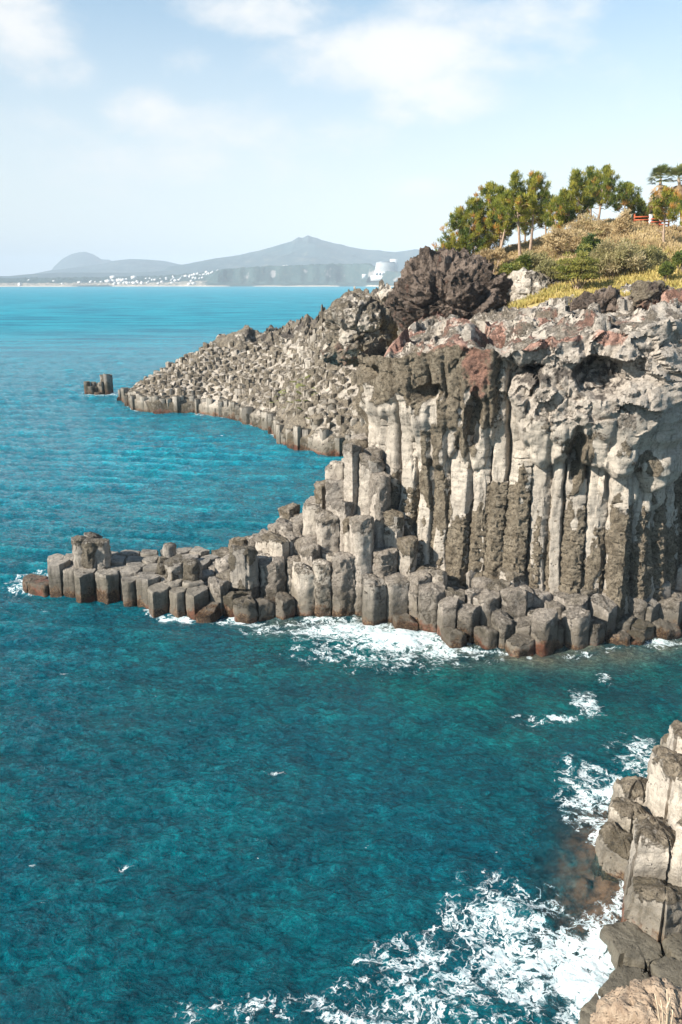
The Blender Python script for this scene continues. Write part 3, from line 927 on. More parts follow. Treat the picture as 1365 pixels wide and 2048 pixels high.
for (px, py, dy) in [(1310, 1988, .2), (1322, 2000, .0), (1340, 1995, .1), (1334, 1978, .3), (1346, 2020, -.1)]:
    e = at_y(px, py, 13.3 + dy)
    mid = .5 * (tb + e) + np.array([.03 * math.sin(px), 0, .02])
    tw.tube([tb, .5 * (tb + mid) + [0, 0, .01], mid, .4 * mid + .6 * e + [.015, 0, 0], e], [.03, .027, .022, .017, .009], 5)
for k in range(2):
    e0 = at_y(1334, 2030 - 14 * k, 13.35); e1 = at_y(1318 + 22 * k, 2008 - 8 * k, 13.4)
    tw.tube([e0, .5 * (e0 + e1), e1], [.018, .014, .007], 5)
o = tw.build('dry_twig', M['twig'], None, loc=tuple(tb))
tag(o, 'bare dry forked twig sticking up in front of the brown pitted boulder', 'twig')
# ------------------------------------------------------------------ the grassy hill behind the cliff
CREST = np.array([at_y(*p) for p in [(930, 560, 92), (985, 520, 92), (1030, 497, 92), (1070, 488, 93), (1130, 470, 93), (1200, 446, 94), (1250, 452, 95), (1300, 468, 96), (1365, 470, 97), (1500, 470, 100), (1800, 470, 105)]])
def crest_z(x): return np.interp(x, CREST[:, 0], CREST[:, 2])
def hill_z(x, y):
    x = np.asarray(x, float); y = np.asarray(y, float)
    zc = crest_z(x)
    y0 = np.interp(x, [8, 14, 18, 24, 40, 60], [74, 68, 61, 56, 56, 56])
    z0 = np.interp(x, [8, 14, 18, 24, 40, 60], [15.5, 18.0, 18.6, 18.9, 19.3, 19.5])
    t = np.clip((y - y0) / (93 - y0), 0, 1)
    s = .35 * t + .65 * (t * t * (3 - 2 * t))
    z = z0 + (zc - z0) * s
    back = np.clip((y - 94) / 40, 0, 1)
    z = z - back * back * 10 - 3 * np.clip((y0 - y) / 6, 0, 1.5)
    z = z - 9 * sstep(14.5, 6, x + (y - 80) * .05)
    q = np.stack([x.ravel(), y.ravel(), x.ravel() * 0], 1)
    return z + (.45 * fbm(q * .16, 3) + .2 * fbm(q * .6, 3)).reshape(x.shape)
gx = np.arange(5, 75, .5); gy = np.arange(52, 135, .5)
GX, GY = np.meshgrid(gx, gy, indexing='ij')
HZ = hill_z(GX, GY)
t = NT('dry_hill_ground'); P = t.pos()
n1 = t.noise(P, .18, 5, .6); n2 = t.noise(P, 1.3, 6, .7); n3 = t.noise(P, 7, 4, .7)
z = t.sep(P)[2]
c = t.mix(t.ramp(n2, .35, .65), (.36, .28, .09), (.42, .33, .16))
c = t.mix(t.ramp(n1, .5, .62), c, (.42, .30, .18))
c = t.mix(t.ramp(n3, .45, .75, hi=.5), c, (.12, .10, .04))
M['hill'] = t.done(t.bsdf(c, .95, t.bump(n3, .8, .2), .1))
o = mk('hill', np.column_stack([GX.ravel(), GY.ravel(), HZ.ravel()]), grid_faces(len(gx), len(gy)), M['hill'])
tag(o, 'dry grassy hill rising behind the cliff', None, kind='structure')

def on_hill(px, Y):
    """X on the hill under photo column px at depth Y"""
    x = 15.
    for _ in range(6):
        zz = float(hill_z(np.array([x]), np.array([Y]))[0])
        d = Y; cy = 0
        # ray depth along the view axis
        fwd = Y * CP - (zz - CAM_H) * SP
        x = (px - 682.5) / FPX * fwd
    return np.array([x, Y, float(hill_z(np.array([x]), np.array([Y]))[0])])

def leaf_cards(C, rad, n, L, W, rng, up=.4, jit=1., out=.6):
    """n narrow leaf blades round every clump centre; returns V, quads, tint index"""
    k = len(C)
    d = rng.normal(size=(k * n, 3)); d /= np.linalg.norm(d, axis=1)[:, None]
    rad = np.broadcast_to(np.asarray(rad, float), (k, 3)) if np.ndim(rad) < 2 else rad
    b = np.repeat(C, n, 0) + d * np.repeat(rad, n, 0) * (rng.random((k * n, 1)) ** .5)
    dr = d * out + rng.normal(size=(k * n, 3)) * .45 * jit; dr[:, 2] += up
    dr /= np.linalg.norm(dr, axis=1)[:, None]
    sd = np.cross(dr, rng.normal(size=(k * n, 3))); sd /= np.linalg.norm(sd, axis=1)[:, None] + 1e-9
    l = L * rng.uniform(.6, 1.3, (k * n, 1)); w = W * rng.uniform(.7, 1.3, (k * n, 1))
    V = np.stack([b - sd * w * .5, b + sd * w * .5, b + dr * l + sd * w * .3, b + dr * l - sd * w * .3], 1).reshape(-1, 3)
    F = np.arange(len(V)).reshape(-1, 4)
    return V, F

def pine(label, px, Y, py_top, seed, lean=0., crown=.35, width=.30, px_base=None, bare=2, sparse=1., spire=False, brown=.05, group='pine trees on the hill'):
    rng = np.random.default_rng(seed)
    b = on_hill(px if px_base is None else px_base, Y); b[2] -= .15
    tp = at_y(px, py_top, Y)
    H = tp[2] - b[2]; width *= .88
    root = thing('pine_tree', label, 'pine tree', b, group)
    n = 14; s = np.linspace(0, 1, n)
    bend = rng.normal(0, .12, 2)
    tx = (tp[0] - b[0]) * s ** (1.0) + lean * np.sin(s * np.pi) + .12 * np.sin(s * 5 + seed) * s
    ty = bend[0] * np.sin(s * 3)
    tr = np.column_stack([tx, ty, H * s * .97])
    tk = Bag()
    r0 = .06 + .015 * H
    tk.tube(tr, r0 * (1 - s * .88), 7)
    C = []; TT = []; RR = []
    nb = int((12 + 4.0 * H * (1 - crown)) * sparse)
    for q in range(nb):
        h = crown + (1 - crown) * (q + rng.random()) / nb
        p0 = np.array([np.interp(h, s, tr[:, k]) for k in range(3)])
        u = (h - crown) / (1 - crown)
        Lb = H * width * ((1 - u) ** .9 * (.5 + .6 * min(1, u * 4)) + .07) * rng.uniform(.6, 1.2)
        if spire: Lb *= .62 + .5 * (u < .45)
        a = q * 2.4 + rng.normal(0, .5)
        rise = rng.uniform(.05, .38) + .5 * u * u
        m = 6; e = np.linspace(0, 1, m)
        pts = p0 + np.outer(e, [math.cos(a) * Lb, math.sin(a) * Lb, 0]); pts[:, 2] += Lb * (rise * e + .42 * e ** 2.5 - .12 * np.sin(e * 3))
        pts[1:, :] += rng.normal(0, .05 * Lb, (m - 1, 3))
        tk.tube(pts, r0 * .34 * (1 - u * .6) * (1 - e * .8), 4)
        nc = max(2, int(Lb * 3.7 + 1))
        tint = np.clip(rng.beta(2.2, 2.2) * .8, 0, .79)
        for w in range(nc):
            ee = .4 + .6 * (w + rng.random()) / nc
            c = np.array([np.interp(ee, e, pts[:, k]) for k in range(3)]) + rng.normal(0, .16, 3) * (1, 1, .6) + (0, 0, .1)
            C.append(c); RR.append(np.array([.25, .25, .25]) * rng.uniform(.65, 1.15)); TT.append(.95 if rng.random() < brown else np.clip(tint + rng.normal(0, .12), 0, .79))
    for w in range(5):
        C.append(tr[-1] + np.array([0, 0, .12 - .22 * w]) + rng.normal(0, .08, 3)); RR.append(np.array([.16, .16, .26]) * (.7 + .3 * w)); TT.append(.5)
    for q in range(bare):        # dead branches below the crown
        h = rng.uniform(min(max(.2, crown - .3), crown), crown + .08); p0 = np.array([np.interp(h, s, tr[:, k]) for k in range(3)])
        a = rng.choice([0, math.pi]) + rng.normal(0, .6); Lb = H * rng.uniform(.09, .2)
        e = np.linspace(0, 1, 5)
        pts = p0 + np.outer(e, [math.cos(a) * Lb, math.sin(a) * Lb, Lb * rng.uniform(.2, .9)])
        tk.tube(pts, r0 * .3 * (1 - .8 * e), 4)
    V, Q, = leaf_cards(np.array(C), np.array(RR), 44, .32, .05, rng, up=1.0)
    cr_t = np.repeat(np.array(TT), 44 * 4) + np.repeat(rng.normal(0, .06, len(C) * 44), 4)
    for q in range(len(tk.V)): tk.V[q] = tk.V[q] + b
    tk.build('trunk', M['bark'], root)
    cv = mk('crown', V + b, Q, M['pine'], root, attrs=dict(tint=np.clip(cr_t, 0, 1)), smooth=False)
    return root

PINES = [
    # label, px of top, Y, py_top, seed, kw
    ('leftmost low pine of the grove, its boughs reaching down over the dark outcrop', 922, 90, 420, 1, dict(crown=.12, width=.42, brown=.14)),
    ('bushy pine next to the leftmost one, partly hidden by the dark outcrop', 948, 89, 400, 2, dict(crown=.2, width=.38, brown=.1)),
    ('tall dense pine near the left end of the grove with the first high rounded top', 978, 90, 369, 3, dict(crown=.22, width=.4, bare=1)),
    ('broad pine with several thin lower trunks showing behind the dark outcrop', 1003, 88, 376, 4, dict(crown=.3, width=.36)),
    ('pine whose dark trunk leans to the right, left of the spire-topped pine', 1020, 86, 385, 5, dict(crown=.45, width=.3, px_base=996, bare=3)),
    ('spire-topped pine with a narrow pointed crown and a pale straight trunk', 1032, 84, 346, 6, dict(crown=.44, width=.27, px_base=1041, spire=True, bare=4)),
    ('tall pine with a long bare pale trunk and a flat ragged tuft on top', 1074, 84, 349, 7, dict(crown=.5, width=.27, px_base=1060, bare=5)),
    ('dark green pine filling the gap behind the two pale bare trunks', 1050, 98, 400, 8, dict(crown=.25, width=.38)),
    ('dark leaning pine right behind the flat-topped tall pine', 1092, 97, 388, 9, dict(crown=.22, width=.36)),
    ('short yellowish pine in the dip between the two groups of pines', 1112, 92, 398, 10, dict(crown=.15, width=.55, brown=.12)),
    ('wide low pine with a slanting pale trunk at the left of the second group', 1128, 88, 388, 11, dict(crown=.26, width=.5, px_base=1152, bare=3, brown=.12)),
    ('pine with an upright pale trunk and a pointed crown in the second group', 1155, 87, 345, 12, dict(crown=.34, width=.36, px_base=1160, bare=5)),
    ('slim pine with a narrow tufted top behind the second group', 1184, 95, 337, 13, dict(crown=.35, width=.3, px_base=1182, spire=True)),
    ('tallest broad-tiered pine in the middle of the second group', 1214, 92, 337, 14, dict(crown=.32, width=.42, px_base=1195, bare=2)),
    ('big dome-shaped pine at the right end of the second group above the dry vines', 1255, 90, 372, 15, dict(crown=.28, width=.62, px_base=1246, brown=.12)),
    ('pine sloping down at the right flank of the dome-shaped pine', 1282, 94, 408, 16, dict(crown=.15, width=.55)),
    ('lone front pine with a crooked grey trunk and sparse browning boughs', 1333, 76, 382, 17, dict(crown=.42, width=.42, px_base=1328, brown=.24, bare=3, sparse=.7)),
    ('pine cut by the frame behind the lone crooked pine', 1372, 84, 395, 18, dict(crown=.3, width=.4, brown=.2)),
    ('small pine at the foot of the slender palm trunk', 1306, 93, 412, 19, dict(crown=.2, width=.55, brown=.2)),
]
for lab, px, Y, pt, sd, kw in PINES:
    pine(lab, px, Y, pt, sd, **kw)

def palm(label, px, py_top, px_base, Y, seed):
    rng = np.random.default_rng(seed)
    b = on_hill(px_base, Y); b[2] -= .2
    tp = at_y(px, py_top + 22, Y)
    H = tp[2] - b[2]
    root = thing('palm_tree', label, 'palm tree', b, 'palms on the hill')
    s = np.linspace(0, 1, 14)
    tr = np.column_stack([(tp[0] - b[0]) * s, 0 * s, H * s])
    tk = Bag(); tk.tube(tr + b, .24 - .09 * s, 8); tk.build('trunk', M['palm_trunk'], root)
    def fans(n, e0, e1, L, Wd, hang, z0, z1):
        Vs = []; Fs = []; Ts = []; c = 0
        for q in range(n):
            a = q * 2.399 + rng.normal(0, .3); el = rng.uniform(e0, e1)
            d = np.array([math.cos(a) * math.cos(el), math.sin(a) * math.cos(el), math.sin(el)])
            st = tr[-1] + np.array([0, 0, rng.uniform(z0, z1)])
            pet = st + d * L * .5 + np.array([0, 0, -hang * .2])
            side = np.cross(d, [0, 0, 1]); side /= np.linalg.norm(side) + 1e-6; upv = np.cross(side, d)
            tint = rng.uniform(.1, .8)
            # petiole
            w = .03
            Vs += [st - side * w, st + side * w, pet + side * w, pet - side * w]; Fs.append([c, c + 1, c + 2, c + 3]); Ts += [tint] * 4; c += 4
            for k in range(13):
                th = (k - 6) / 6 * 1.35
                dd = d * math.cos(th) + side * math.sin(th) + upv * .12
                e = pet + dd * L * .62 * rng.uniform(.85, 1.1) + np.array([0, 0, -hang * (.25 + .4 * abs(th))])
                mid = .5 * (pet + e) + np.array([0, 0, .08])
                ws = np.cross(dd, upv); ws /= np.linalg.norm(ws) + 1e-6
                w = Wd
                Vs += [pet, mid - ws * w, e, mid + ws * w]; Fs.append([c, c + 1, c + 2, c + 3]); Ts += [tint] * 4; c += 4
        return np.array(Vs), np.array(Fs), np.array(Ts)
    V, F, T = fans(34, -.25, 1.35, 1.5, .06, .35, -.1, .3)
    mk('crown', V + b, F, M['palm'], root, attrs=dict(tint=T), smooth=False)
    V, F, T = fans(46, -1.35, -.5, 1.4, .055, .5, -2.0, -.1)
    mk('dead_frond_skirt', V + b, F, M['dead'], root, attrs=dict(tint=T * .9), smooth=False)
palm('slender fan palm with a thin pale trunk, the freer standing of the two palms', 1322, 336, 1313, 92, 1)
palm('fan palm cut by the frame with a thick skirt of dead fronds', 1358, 334, 1368, 90, 2)

# ---- fence
fb = [on_hill(px, Y) for px, Y in [(1268, 88.5), (1300, 88), (1318, 88), (1336, 88.2)]]
FN = thing('wooden_fence', 'short red painted wooden fence with a white post between the pines', 'fence', fb[1])
for k, (p, wht) in enumerate(zip(fb, [0, 1, 0, 0])):
    g = Bag(); g.box(p + [0, 0, .55], (.34 if wht else .14, .2 if wht else .14, 1.25 if wht else 1.1)); g.box(p + [0, 0, 1.2 if wht else 1.12], (.4 if wht else .18, .26 if wht else .18, .06))
    g.build('post', M['white_paint'] if wht else M['red_wood'], FN, smooth=False)
for k in range(3):
    p, q = fb[k], fb[k + 1]
    for hh in (.32, .62, .92):
        g = Bag(); d = q - p; L = np.hypot(d[0], d[1]); a = math.atan2(d[1], d[0])
        cc = .5 * (p + q) + [0, -.09, hh]
        g.box(cc, (L - .02, .06, .13), a); g.build('rail', M['red_wood'], FN, smooth=False)

# ---- shrubs
def shrub(label, px, py, Y, hx, hy, mat, seed, n=120, leaf=(.24, .1), up=.25, blades=46, group=None, cat='shrub', tint=(.1, .75), tiers=False):
    rng = np.random.default_rng(seed)
    c = at_y(px, py, Y); k = np.hypot(Y, 20 - c[2]) / FPX * 1.03
    b = np.array([c[0], Y, float(hill_z(np.array([c[0]]), np.array([Y]))[0]) - .1])
    c[2] = max(c[2], b[2] + .3)
    root = thing('shrub', label, cat, b, group)
    rx, rz = hx * k, hy * k
    d = rng.normal(size=(n, 3)); d /= np.linalg.norm(d, axis=1)[:, None]
    d[:, 2] = np.abs(d[:, 2]) * 1.25 - .45 * rng.random(n)
    r = (.55 + .5 * rng.random(n)) * (1 + .25 * np.sin(3 * np.arctan2(d[:, 1], d[:, 0]) + seed))
    C = c + d * np.array([rx, rx * .8, rz]) * r[:, None]
    if tiers: C[:, 2] = c[2] - rz + np.round((C[:, 2] - c[2] + rz) / .55) * .55 + rng.normal(0, .06, n)
    lo = hill_z(C[:, 0], C[:, 1]); C[:, 2] = np.maximum(C[:, 2], lo + .1)
    s = min(rx, rz)
    V, F = leaf_cards(C, np.array([.42, .42, .16 if tiers else .3]) * (.55 + .35 * s), blades, leaf[0], leaf[1], rng, up=up)
    T = np.repeat(np.clip(rng.uniform(tint[0], tint[1], n), 0, 1), blades * 4)
    T = np.clip(T + np.repeat(rng.normal(0, .07, n * blades), 4), 0, 1)
    mk('foliage', V, F, mat, root, attrs=dict(tint=T), smooth=False)
    g = Bag()
    for q in range(9):
        e = C[rng.integers(n)]
        g.tube([b + [rng.normal(0, .1), rng.normal(0, .1), 0], .5 * (b + e) + [0, 0, -.1], e], [.05, .035, .012], 4)
    g.build('stem', M['bark'], root)
    return root
G = 'shrubs on the hillside'
shrub('dense round yellow-green juniper bush in flat tiers on the grass', 1158, 545, 66, 34, 32, M['shrub'], 31, 190, (.16, .06), .3, 60, G, tint=(.45, 1.), tiers=True)
shrub('dark green bush rising just behind the tiered juniper bush', 1180, 505, 72, 22, 24, M['shrub'], 32, 90, (.2, .09), .3, 50, G, tint=(0, .35))
shrub('small dark green shrub nestled against the dark lava outcrop', 1024, 548, 72, 22, 16, M['shrub'], 33, 70, (.2, .09), .25, 50, G, tint=(.3, .9))
shrub('grey-green spreading shrub below the pale bare pine trunks', 1065, 528, 76, 30, 16, M['olive'], 34, 90, (.22, .08), .25, 50, G)
shrub('bright green low shrub in front of the grey-green spreading shrub', 1047, 533, 73, 12, 13, M['shrub'], 35, 50, (.2, .09), .3, 50, G, tint=(.2, .6))
shrub('tall tangle of dry straw vines climbing the dome-shaped pine', 1247, 474, 82, 13, 38, M['straw'], 36, 110, (.3, .05), .3, 50, G)
shrub('wide mound of pale olive scrub in the middle of the slope', 1240, 530, 69, 48, 34, M['olive'], 37, 190, (.26, .06), .3, 55, G, tint=(.3, .95))
shrub('olive scrub mound right of the widest pale mound', 1298, 528, 70, 32, 24, M['olive'], 38, 110, (.24, .07), .3, 50, G, tint=(.1, .7))
shrub('little vivid green shrub alone in the yellow grass', 1334, 545, 64, 11, 14, M['shrub'], 39, 40, (.2, .09), .4, 46, G, tint=(.15, .5))
shrub('vivid green shrub at the frame edge uphill of the little one', 1366, 520, 66, 14, 16, M['shrub'], 40, 50, (.2, .09), .4, 46, G, tint=(.15, .5))
shrub('heap of brown dry brush under the pine with the upright trunk', 1130, 495, 80, 40, 28, M['straw'], 41, 130, (.3, .05), .4, 50, G, tint=(.2, .8))
shrub('heap of sandy dry brush on the crest between the two trunks of the second group', 1180, 462, 84, 36, 20, M['straw'], 42, 110, (.3, .05), .4, 50, G, tint=(.2, .95))
shrub('dusty green shrub halfway down the slope left of the tiered juniper', 1105, 545, 70, 22, 16, M['olive'], 43, 70, (.22, .08), .3, 50, G, tint=(0, .6))
shrub('tuft of rusty brush at the top of the dark outcrop', 985, 513, 83, 26, 10, M['straw'], 44, 60, (.25, .06), .3, 40, G, tint=(0, .4))
shrub('low dark cycad row behind the red fence', 1284, 458, 91, 26, 8, M['shrub'], 45, 50, (.5, .06), .5, 36, G, tint=(0, .3))
shrub('shaded brown thicket below the right end of the fence', 1348, 487, 86, 26, 12, M['straw'], 46, 60, (.25, .06), .3, 40, G, tint=(0, .4))

# ---- grass: uncountable
rng = np.random.default_rng(90)
N = 85000
gx = rng.uniform(11, 48, N); gy = 55 + 42 * rng.random(N) ** 1.5
q = np.stack([gx, gy, gx * 0], 1)
dens = fbm(q * .22, 3)
ok = (rng.random(N) < .65 + 1.2 * dens) & ((gy > 66) | (gx > 17))
gx, gy = gx[ok], gy[ok]; N = len(gx)
C = np.column_stack([gx, gy, hill_z(gx, gy)])
V, F = leaf_cards(C, np.array([.22, .22, .05]), 5, .42, .06, rng, up=1.1, out=.25)
q = C * (1, 1, 0)
lowz = sstep(77, 65, gy + 4 * fbm(q * .2 + 9, 2))
T = np.clip(.35 + .5 * fbm(q * .3 + 30, 3) + .12 * rng.normal(size=N), 0, .8)
Tt = np.repeat(T, 20)
sel = np.repeat(lowz + .25 * rng.normal(size=N) > .45, 5)
Fg, Fs = F[sel], F[~sel]
def sub(F, name, mat, lab):
    u = np.unique(F); m_ = np.full(len(V), -1); m_[u] = np.arange(len(u))
    o = mk(name, V[u], m_[F], mat, None, attrs=dict(tint=Tt[u]), smooth=False)
    tag(o, lab, None, kind='stuff')
sub(Fg, 'grass', M['grass'], 'yellow green grass on the lower slope behind the cliff edge')
sub(Fs, 'dry_undergrowth', M['straw'], 'straw coloured dry undergrowth on the upper slope under the pines')
# ------------------------------------------------------------------ sea
rows = np.concatenate([np.linspace(R(62), R(1.2), 900), R(1.2) * (np.linspace(1, .0765, 60)[1:])])
rad = CAM_H / np.tan(rows)
az = np.concatenate([np.linspace(-R(36), R(36), 760), np.linspace(R(36), R(324), 60)[1:-1]])
nr, na = len(rad), len(az)
SX = np.outer(np.sin(az), rad); SY = np.outer(np.cos(az), rad)
P0 = np.column_stack([SX.ravel(), SY.ravel(), np.zeros(nr * na)])
rr = np.tile(rad, na)
nearm = (rr < 420) & (np.abs(np.repeat(az, nr)) < 1)
Z = np.zeros(len(P0))
q = P0[nearm]
sh_ = sstep(420, 150, rr[nearm])
wv = .22 * fbm(q * (.10, .28, 1) + 3, 3) + .13 * fbm(q * (.45, .7, 1) + 13, 3)
ca, sa = math.cos(.16), math.sin(.16)
u = q[:, 1] * ca + q[:, 0] * sa
mod = sstep(-.25, .3, fbm(q * .03 + 70, 2))
wv += (.19 * np.sin(u * 1.9 + 2.4 * fbm(q * .12 + 7, 2)) + .10 * np.sin(u * 3.3 + 3 * fbm(q * .2 + 17, 2))) * (.25 + .75 * mod) * sstep(-2, -14, q[:, 0] - .25 * (q[:, 1] - 50))
wv += .16 * (ridged(q * (.5, .7, 1) + 40, 4) - .3) + .09 * (ridged(q * (1.2, 1.6, 1) + 90, 3) - .3) * sstep(130, 50, rr[nearm])
Z[nearm] = wv * sh_ * .8
P0[:, 2] = Z
CREST_A = Z.copy()
# foam laid down by the surf: a coverage painted on the sheet in world positions
def blob(px, py, rx, ry, a, p=2., rot=0.):
    c = at_z(px, py); ex = np.linalg.norm(at_z(px + rx, py) - c); ey = np.linalg.norm(at_z(px, py - ry) - c)
    dx, dy = P0[:, 0] - c[0], P0[:, 1] - c[1]
    if rot: dx, dy = dx * math.cos(rot) + dy * math.sin(rot), -dx * math.sin(rot) + dy * math.cos(rot)
    return a * np.exp(-((np.abs(dx) / ex) ** p + (np.abs(dy) / ey) ** p))
foam = np.zeros(len(P0)); calm = nearm
for b in [(700, 1262, 110, 24, .75), (800, 1278, 110, 26, .95), (780, 1300, 220, 45, .38), (560, 1255, 120, 20, .35), (880, 1302, 70, 20, .6), (480, 1236, 30, 14, .8), (60, 1165, 45, 24, .45), (1320, 1288, 50, 12, .6), (205, 788, 40, 5, .6), (430, 828, 40, 3, .7),
          (1172, 1408, 34, 30, .52), (1120, 1440, 60, 10, .4), (1210, 1360, 20, 14, .35), (1060, 1440, 80, 12, .32), (1245, 1600, 40, 40, .95), (1190, 1610, 75, 85, .52), (1290, 1520, 70, 50, .45),
          (1180, 1970, 80, 110, 1.0), (1060, 1930, 180, 130, .58), (1010, 1850, 140, 90, .55), (900, 1960, 220, 100, .42), (760, 2030, 240, 60, .42), (1220, 1890, 60, 60, .9), (480, 2020, 200, 50, .26), (560, 1550, 90, 8, .2), (1040, 1660, 40, 20, .2), (240, 1740, 40, 14, .24)]:
    foam = np.maximum(foam, blob(*b))
# thin foam line where the rock meets the water
sel = nearm & (rr < 170)
Q = P0[sel]
dF = np.minimum(seg_dist(Q, FOOT[1:]), np.minimum(seg_dist(Q, NEAR), seg_dist(Q, HEAD)))
ff = foam[sel]
ff = np.maximum(ff, .55 * np.exp(-(dF / .45) ** 2) * sstep(-.2, .25, fbm(Q * .22 + 5, 3)))
foam[sel] = ff
shal = np.zeros(len(P0))
dN = seg_dist(Q, NEAR); dF2 = seg_dist(Q, FOOT)
shal[sel] = np.maximum(.88 * sstep(4.0, .3, dN + .6 * fbm(Q * .5, 3)) * sstep(17, 20, Q[:, 1]) * sstep(28.5, 26.5, Q[:, 1]), .0)
green = np.zeros(len(P0))
green[sel] = sstep(16, 1, dF2 + 2 * fbm(Q * .12, 3)) * sstep(-14, 6, Q[:, 0])
shelf2 = np.zeros(len(P0))
shelf2[sel] = sstep(3.2, .0, dF2 + .9 * fbm(Q * .4, 3)) * sstep(-9, -1, Q[:, 0])
t = NT('sea_water'); P = t.pos()
sp = t.scale(P, (1, 1, 0))
n_big = t.noise(sp, .028, 4, .55)
n_mid = t.noise(sp, .32, 5, .62)
n_far = t.noise(t.scale(P, (.02, .10, 0)), 1., 8, .72)
n1 = t.noise(t.scale(P, (.9, 1.5, 0)), 1.1, 7, .68, .6)
n2 = t.noise(sp, 5.5, 4, .65, .3)
dist = t.vmath('LENGTH', P)
deep = t.mix(t.ramp(n_mid, .36, .66), (.0, .060, .086), (.0, .078, .104))
deep = t.mix(t.ramp(n_big, .38, .64, hi=.3), deep, (.0, .05, .095))
mid = t.mix(t.ramp(n_mid, .3, .7), (.0, .105, .165), (.0, .175, .245))
far = t.mix(t.ramp(n_far, .38, .6), (.004, .11, .18), (.012, .255, .335))
col = t.mix(t.ramp(dist, 34, 95), deep, mid)
col = t.mix(t.ramp(dist, 90, 420), col, far)
gcol = t.mix(t.ramp(n_mid, .35, .65), (.0, .032, .038), (.0, .08, .075))
col = t.mix(t.math('MULTIPLY', t.attr('green'), .8), col, gcol)  # greener by the cliff foot: depth tone plus the cliff's dark reflection painted in
col = t.mix(t.math('MULTIPLY', t.attr('shelf'), t.ramp(n_mid, .3, .6, hi=.75)), col, (.10, .085, .06))
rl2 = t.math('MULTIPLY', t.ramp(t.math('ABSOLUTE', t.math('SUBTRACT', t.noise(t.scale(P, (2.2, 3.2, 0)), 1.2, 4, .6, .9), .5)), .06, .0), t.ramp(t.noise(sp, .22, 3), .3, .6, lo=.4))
col = t.mix(t.math('MULTIPLY', rl2, .6), col, t.mix(1., col, (1.9, 1.7, 1.6), 'MULTIPLY'))  # thin bright lines: sky reflected in ripples, painted into the colour
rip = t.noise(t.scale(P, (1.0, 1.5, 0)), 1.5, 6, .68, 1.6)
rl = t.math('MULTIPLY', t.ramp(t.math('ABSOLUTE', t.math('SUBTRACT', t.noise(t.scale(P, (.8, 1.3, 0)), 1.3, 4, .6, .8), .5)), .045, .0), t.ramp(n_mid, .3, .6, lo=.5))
col = t.mix(t.math('MULTIPLY', rl, .6), col, t.mix(1., col, (1.9, 1.7, 1.6), 'MULTIPLY'))  # coarser ripple lines, reflected sky put into the colour again
col = t.mix(t.ramp(rip, .5, .62, hi=.65), col, t.mix(1., col, (1.9, 1.75, 1.6), 'MULTIPLY'))  # ripple tops lightened, hollows darkened below: their light and shade as colour
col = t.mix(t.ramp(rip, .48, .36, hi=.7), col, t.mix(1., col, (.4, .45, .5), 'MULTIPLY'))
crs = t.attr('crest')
col = t.mix(t.ramp(crs, .06, .22, hi=.6), col, t.mix(1., col, (2.1, 1.8, 1.65), 'MULTIPLY'))  # light on the swell painted in: paler crests, darker troughs
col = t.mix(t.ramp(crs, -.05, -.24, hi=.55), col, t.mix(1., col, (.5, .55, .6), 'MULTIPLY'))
hb = t.math('ADD', t.math('MULTIPLY', n1, 1.0), t.math('MULTIPLY', n2, .22))
hb = t.math('ADD', hb, t.math('MULTIPLY', rip, .7))
nrm = t.bump(hb, 1., .6)
fo = t.attr('foam')
warp = t.n('ShaderNodeVectorMath', operation='MULTIPLY_ADD')
t.put(warp.inputs[0], t.noise(sp, .8, 4, .65, col=True)); warp.inputs[1].default_value = (1.5, 1.5, 0); t.put(warp.inputs[2], sp)
wv_ = warp.outputs[0]
v1 = t.math('ABSOLUTE', t.math('SUBTRACT', t.noise(wv_, 1.15, 5, .62), .5)); v2 = t.math('ABSOLUTE', t.math('SUBTRACT', t.noise(wv_, 3.6, 5, .65, .4), .5))
nn = t.noise(wv_, 1.3, 6, .72)
fo2 = t.math('ADD', fo, t.math('MULTIPLY', t.math('SUBTRACT', nn, .5), 1.7))
fo2 = t.math('MULTIPLY', fo2, t.ramp(fo, .03, .2))
# lace: the lines of two cell patterns widen with the coverage until it closes
l1 = t.ramp(t.math('SUBTRACT', v1, t.math('MULTIPLY', fo2, .075)), .012, -.03)
l2 = t.ramp(t.math('SUBTRACT', v2, t.math('MULTIPLY', fo2, .10)), .014, -.04)
lace = t.math('MAXIMUM', t.math('MULTIPLY', l1, t.ramp(fo2, .12, .3)), t.math('MULTIPLY', l2, t.ramp(fo2, .3, .55)))
solid = t.ramp(t.math('ADD', fo2, t.math('MULTIPLY', t.math('SUBTRACT', t.noise(wv_, 4, 4, .7), .5), .9)), 1.0, 1.5)
foam_glint = t.math('MAXIMUM', lace, solid, clamp=True)
# scattered small whitecaps, and sun glints painted on as white specks
wc = t.noise(t.scale(P, (.35, .8, 0)), 2.2, 5, .62); wg = t.noise(sp, .05, 3)
cap_glint = t.math('MULTIPLY', t.ramp(wc, .70, .73), t.ramp(wg, .4, .6))
spk = t.noise(t.scale(P, (3.2, 6.0, 0)), 1.3, 3, .6)
cap_glint = t.math('MAXIMUM', cap_glint, t.math('MULTIPLY', t.ramp(spk, .735, .76), t.ramp(t.noise(sp, .16, 3), .45, .6)))
wf = t.noise(t.scale(P, (.06, .22, 0)), 1.6, 4, .7)
wfm = t.math('MULTIPLY', t.ramp(wf, .71, .75), t.ramp(dist, 90, 200))
foam_glint = t.math('MAXIMUM', foam_glint, t.math('MAXIMUM', t.math('MULTIPLY', cap_glint, .85), t.math('MULTIPLY', wfm, .6)), clamp=True)
fr = t.attr('foam')
aer = t.math('MULTIPLY', t.ramp(fr, .3, 1.), .5)
col = t.mix(aer, col, (.12, .38, .42))
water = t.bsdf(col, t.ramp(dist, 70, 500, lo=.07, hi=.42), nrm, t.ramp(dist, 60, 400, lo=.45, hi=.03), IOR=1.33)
trp = t.n('ShaderNodeBsdfTransparent'); trp.inputs[0].default_value = (.72, .8, .76, 1)
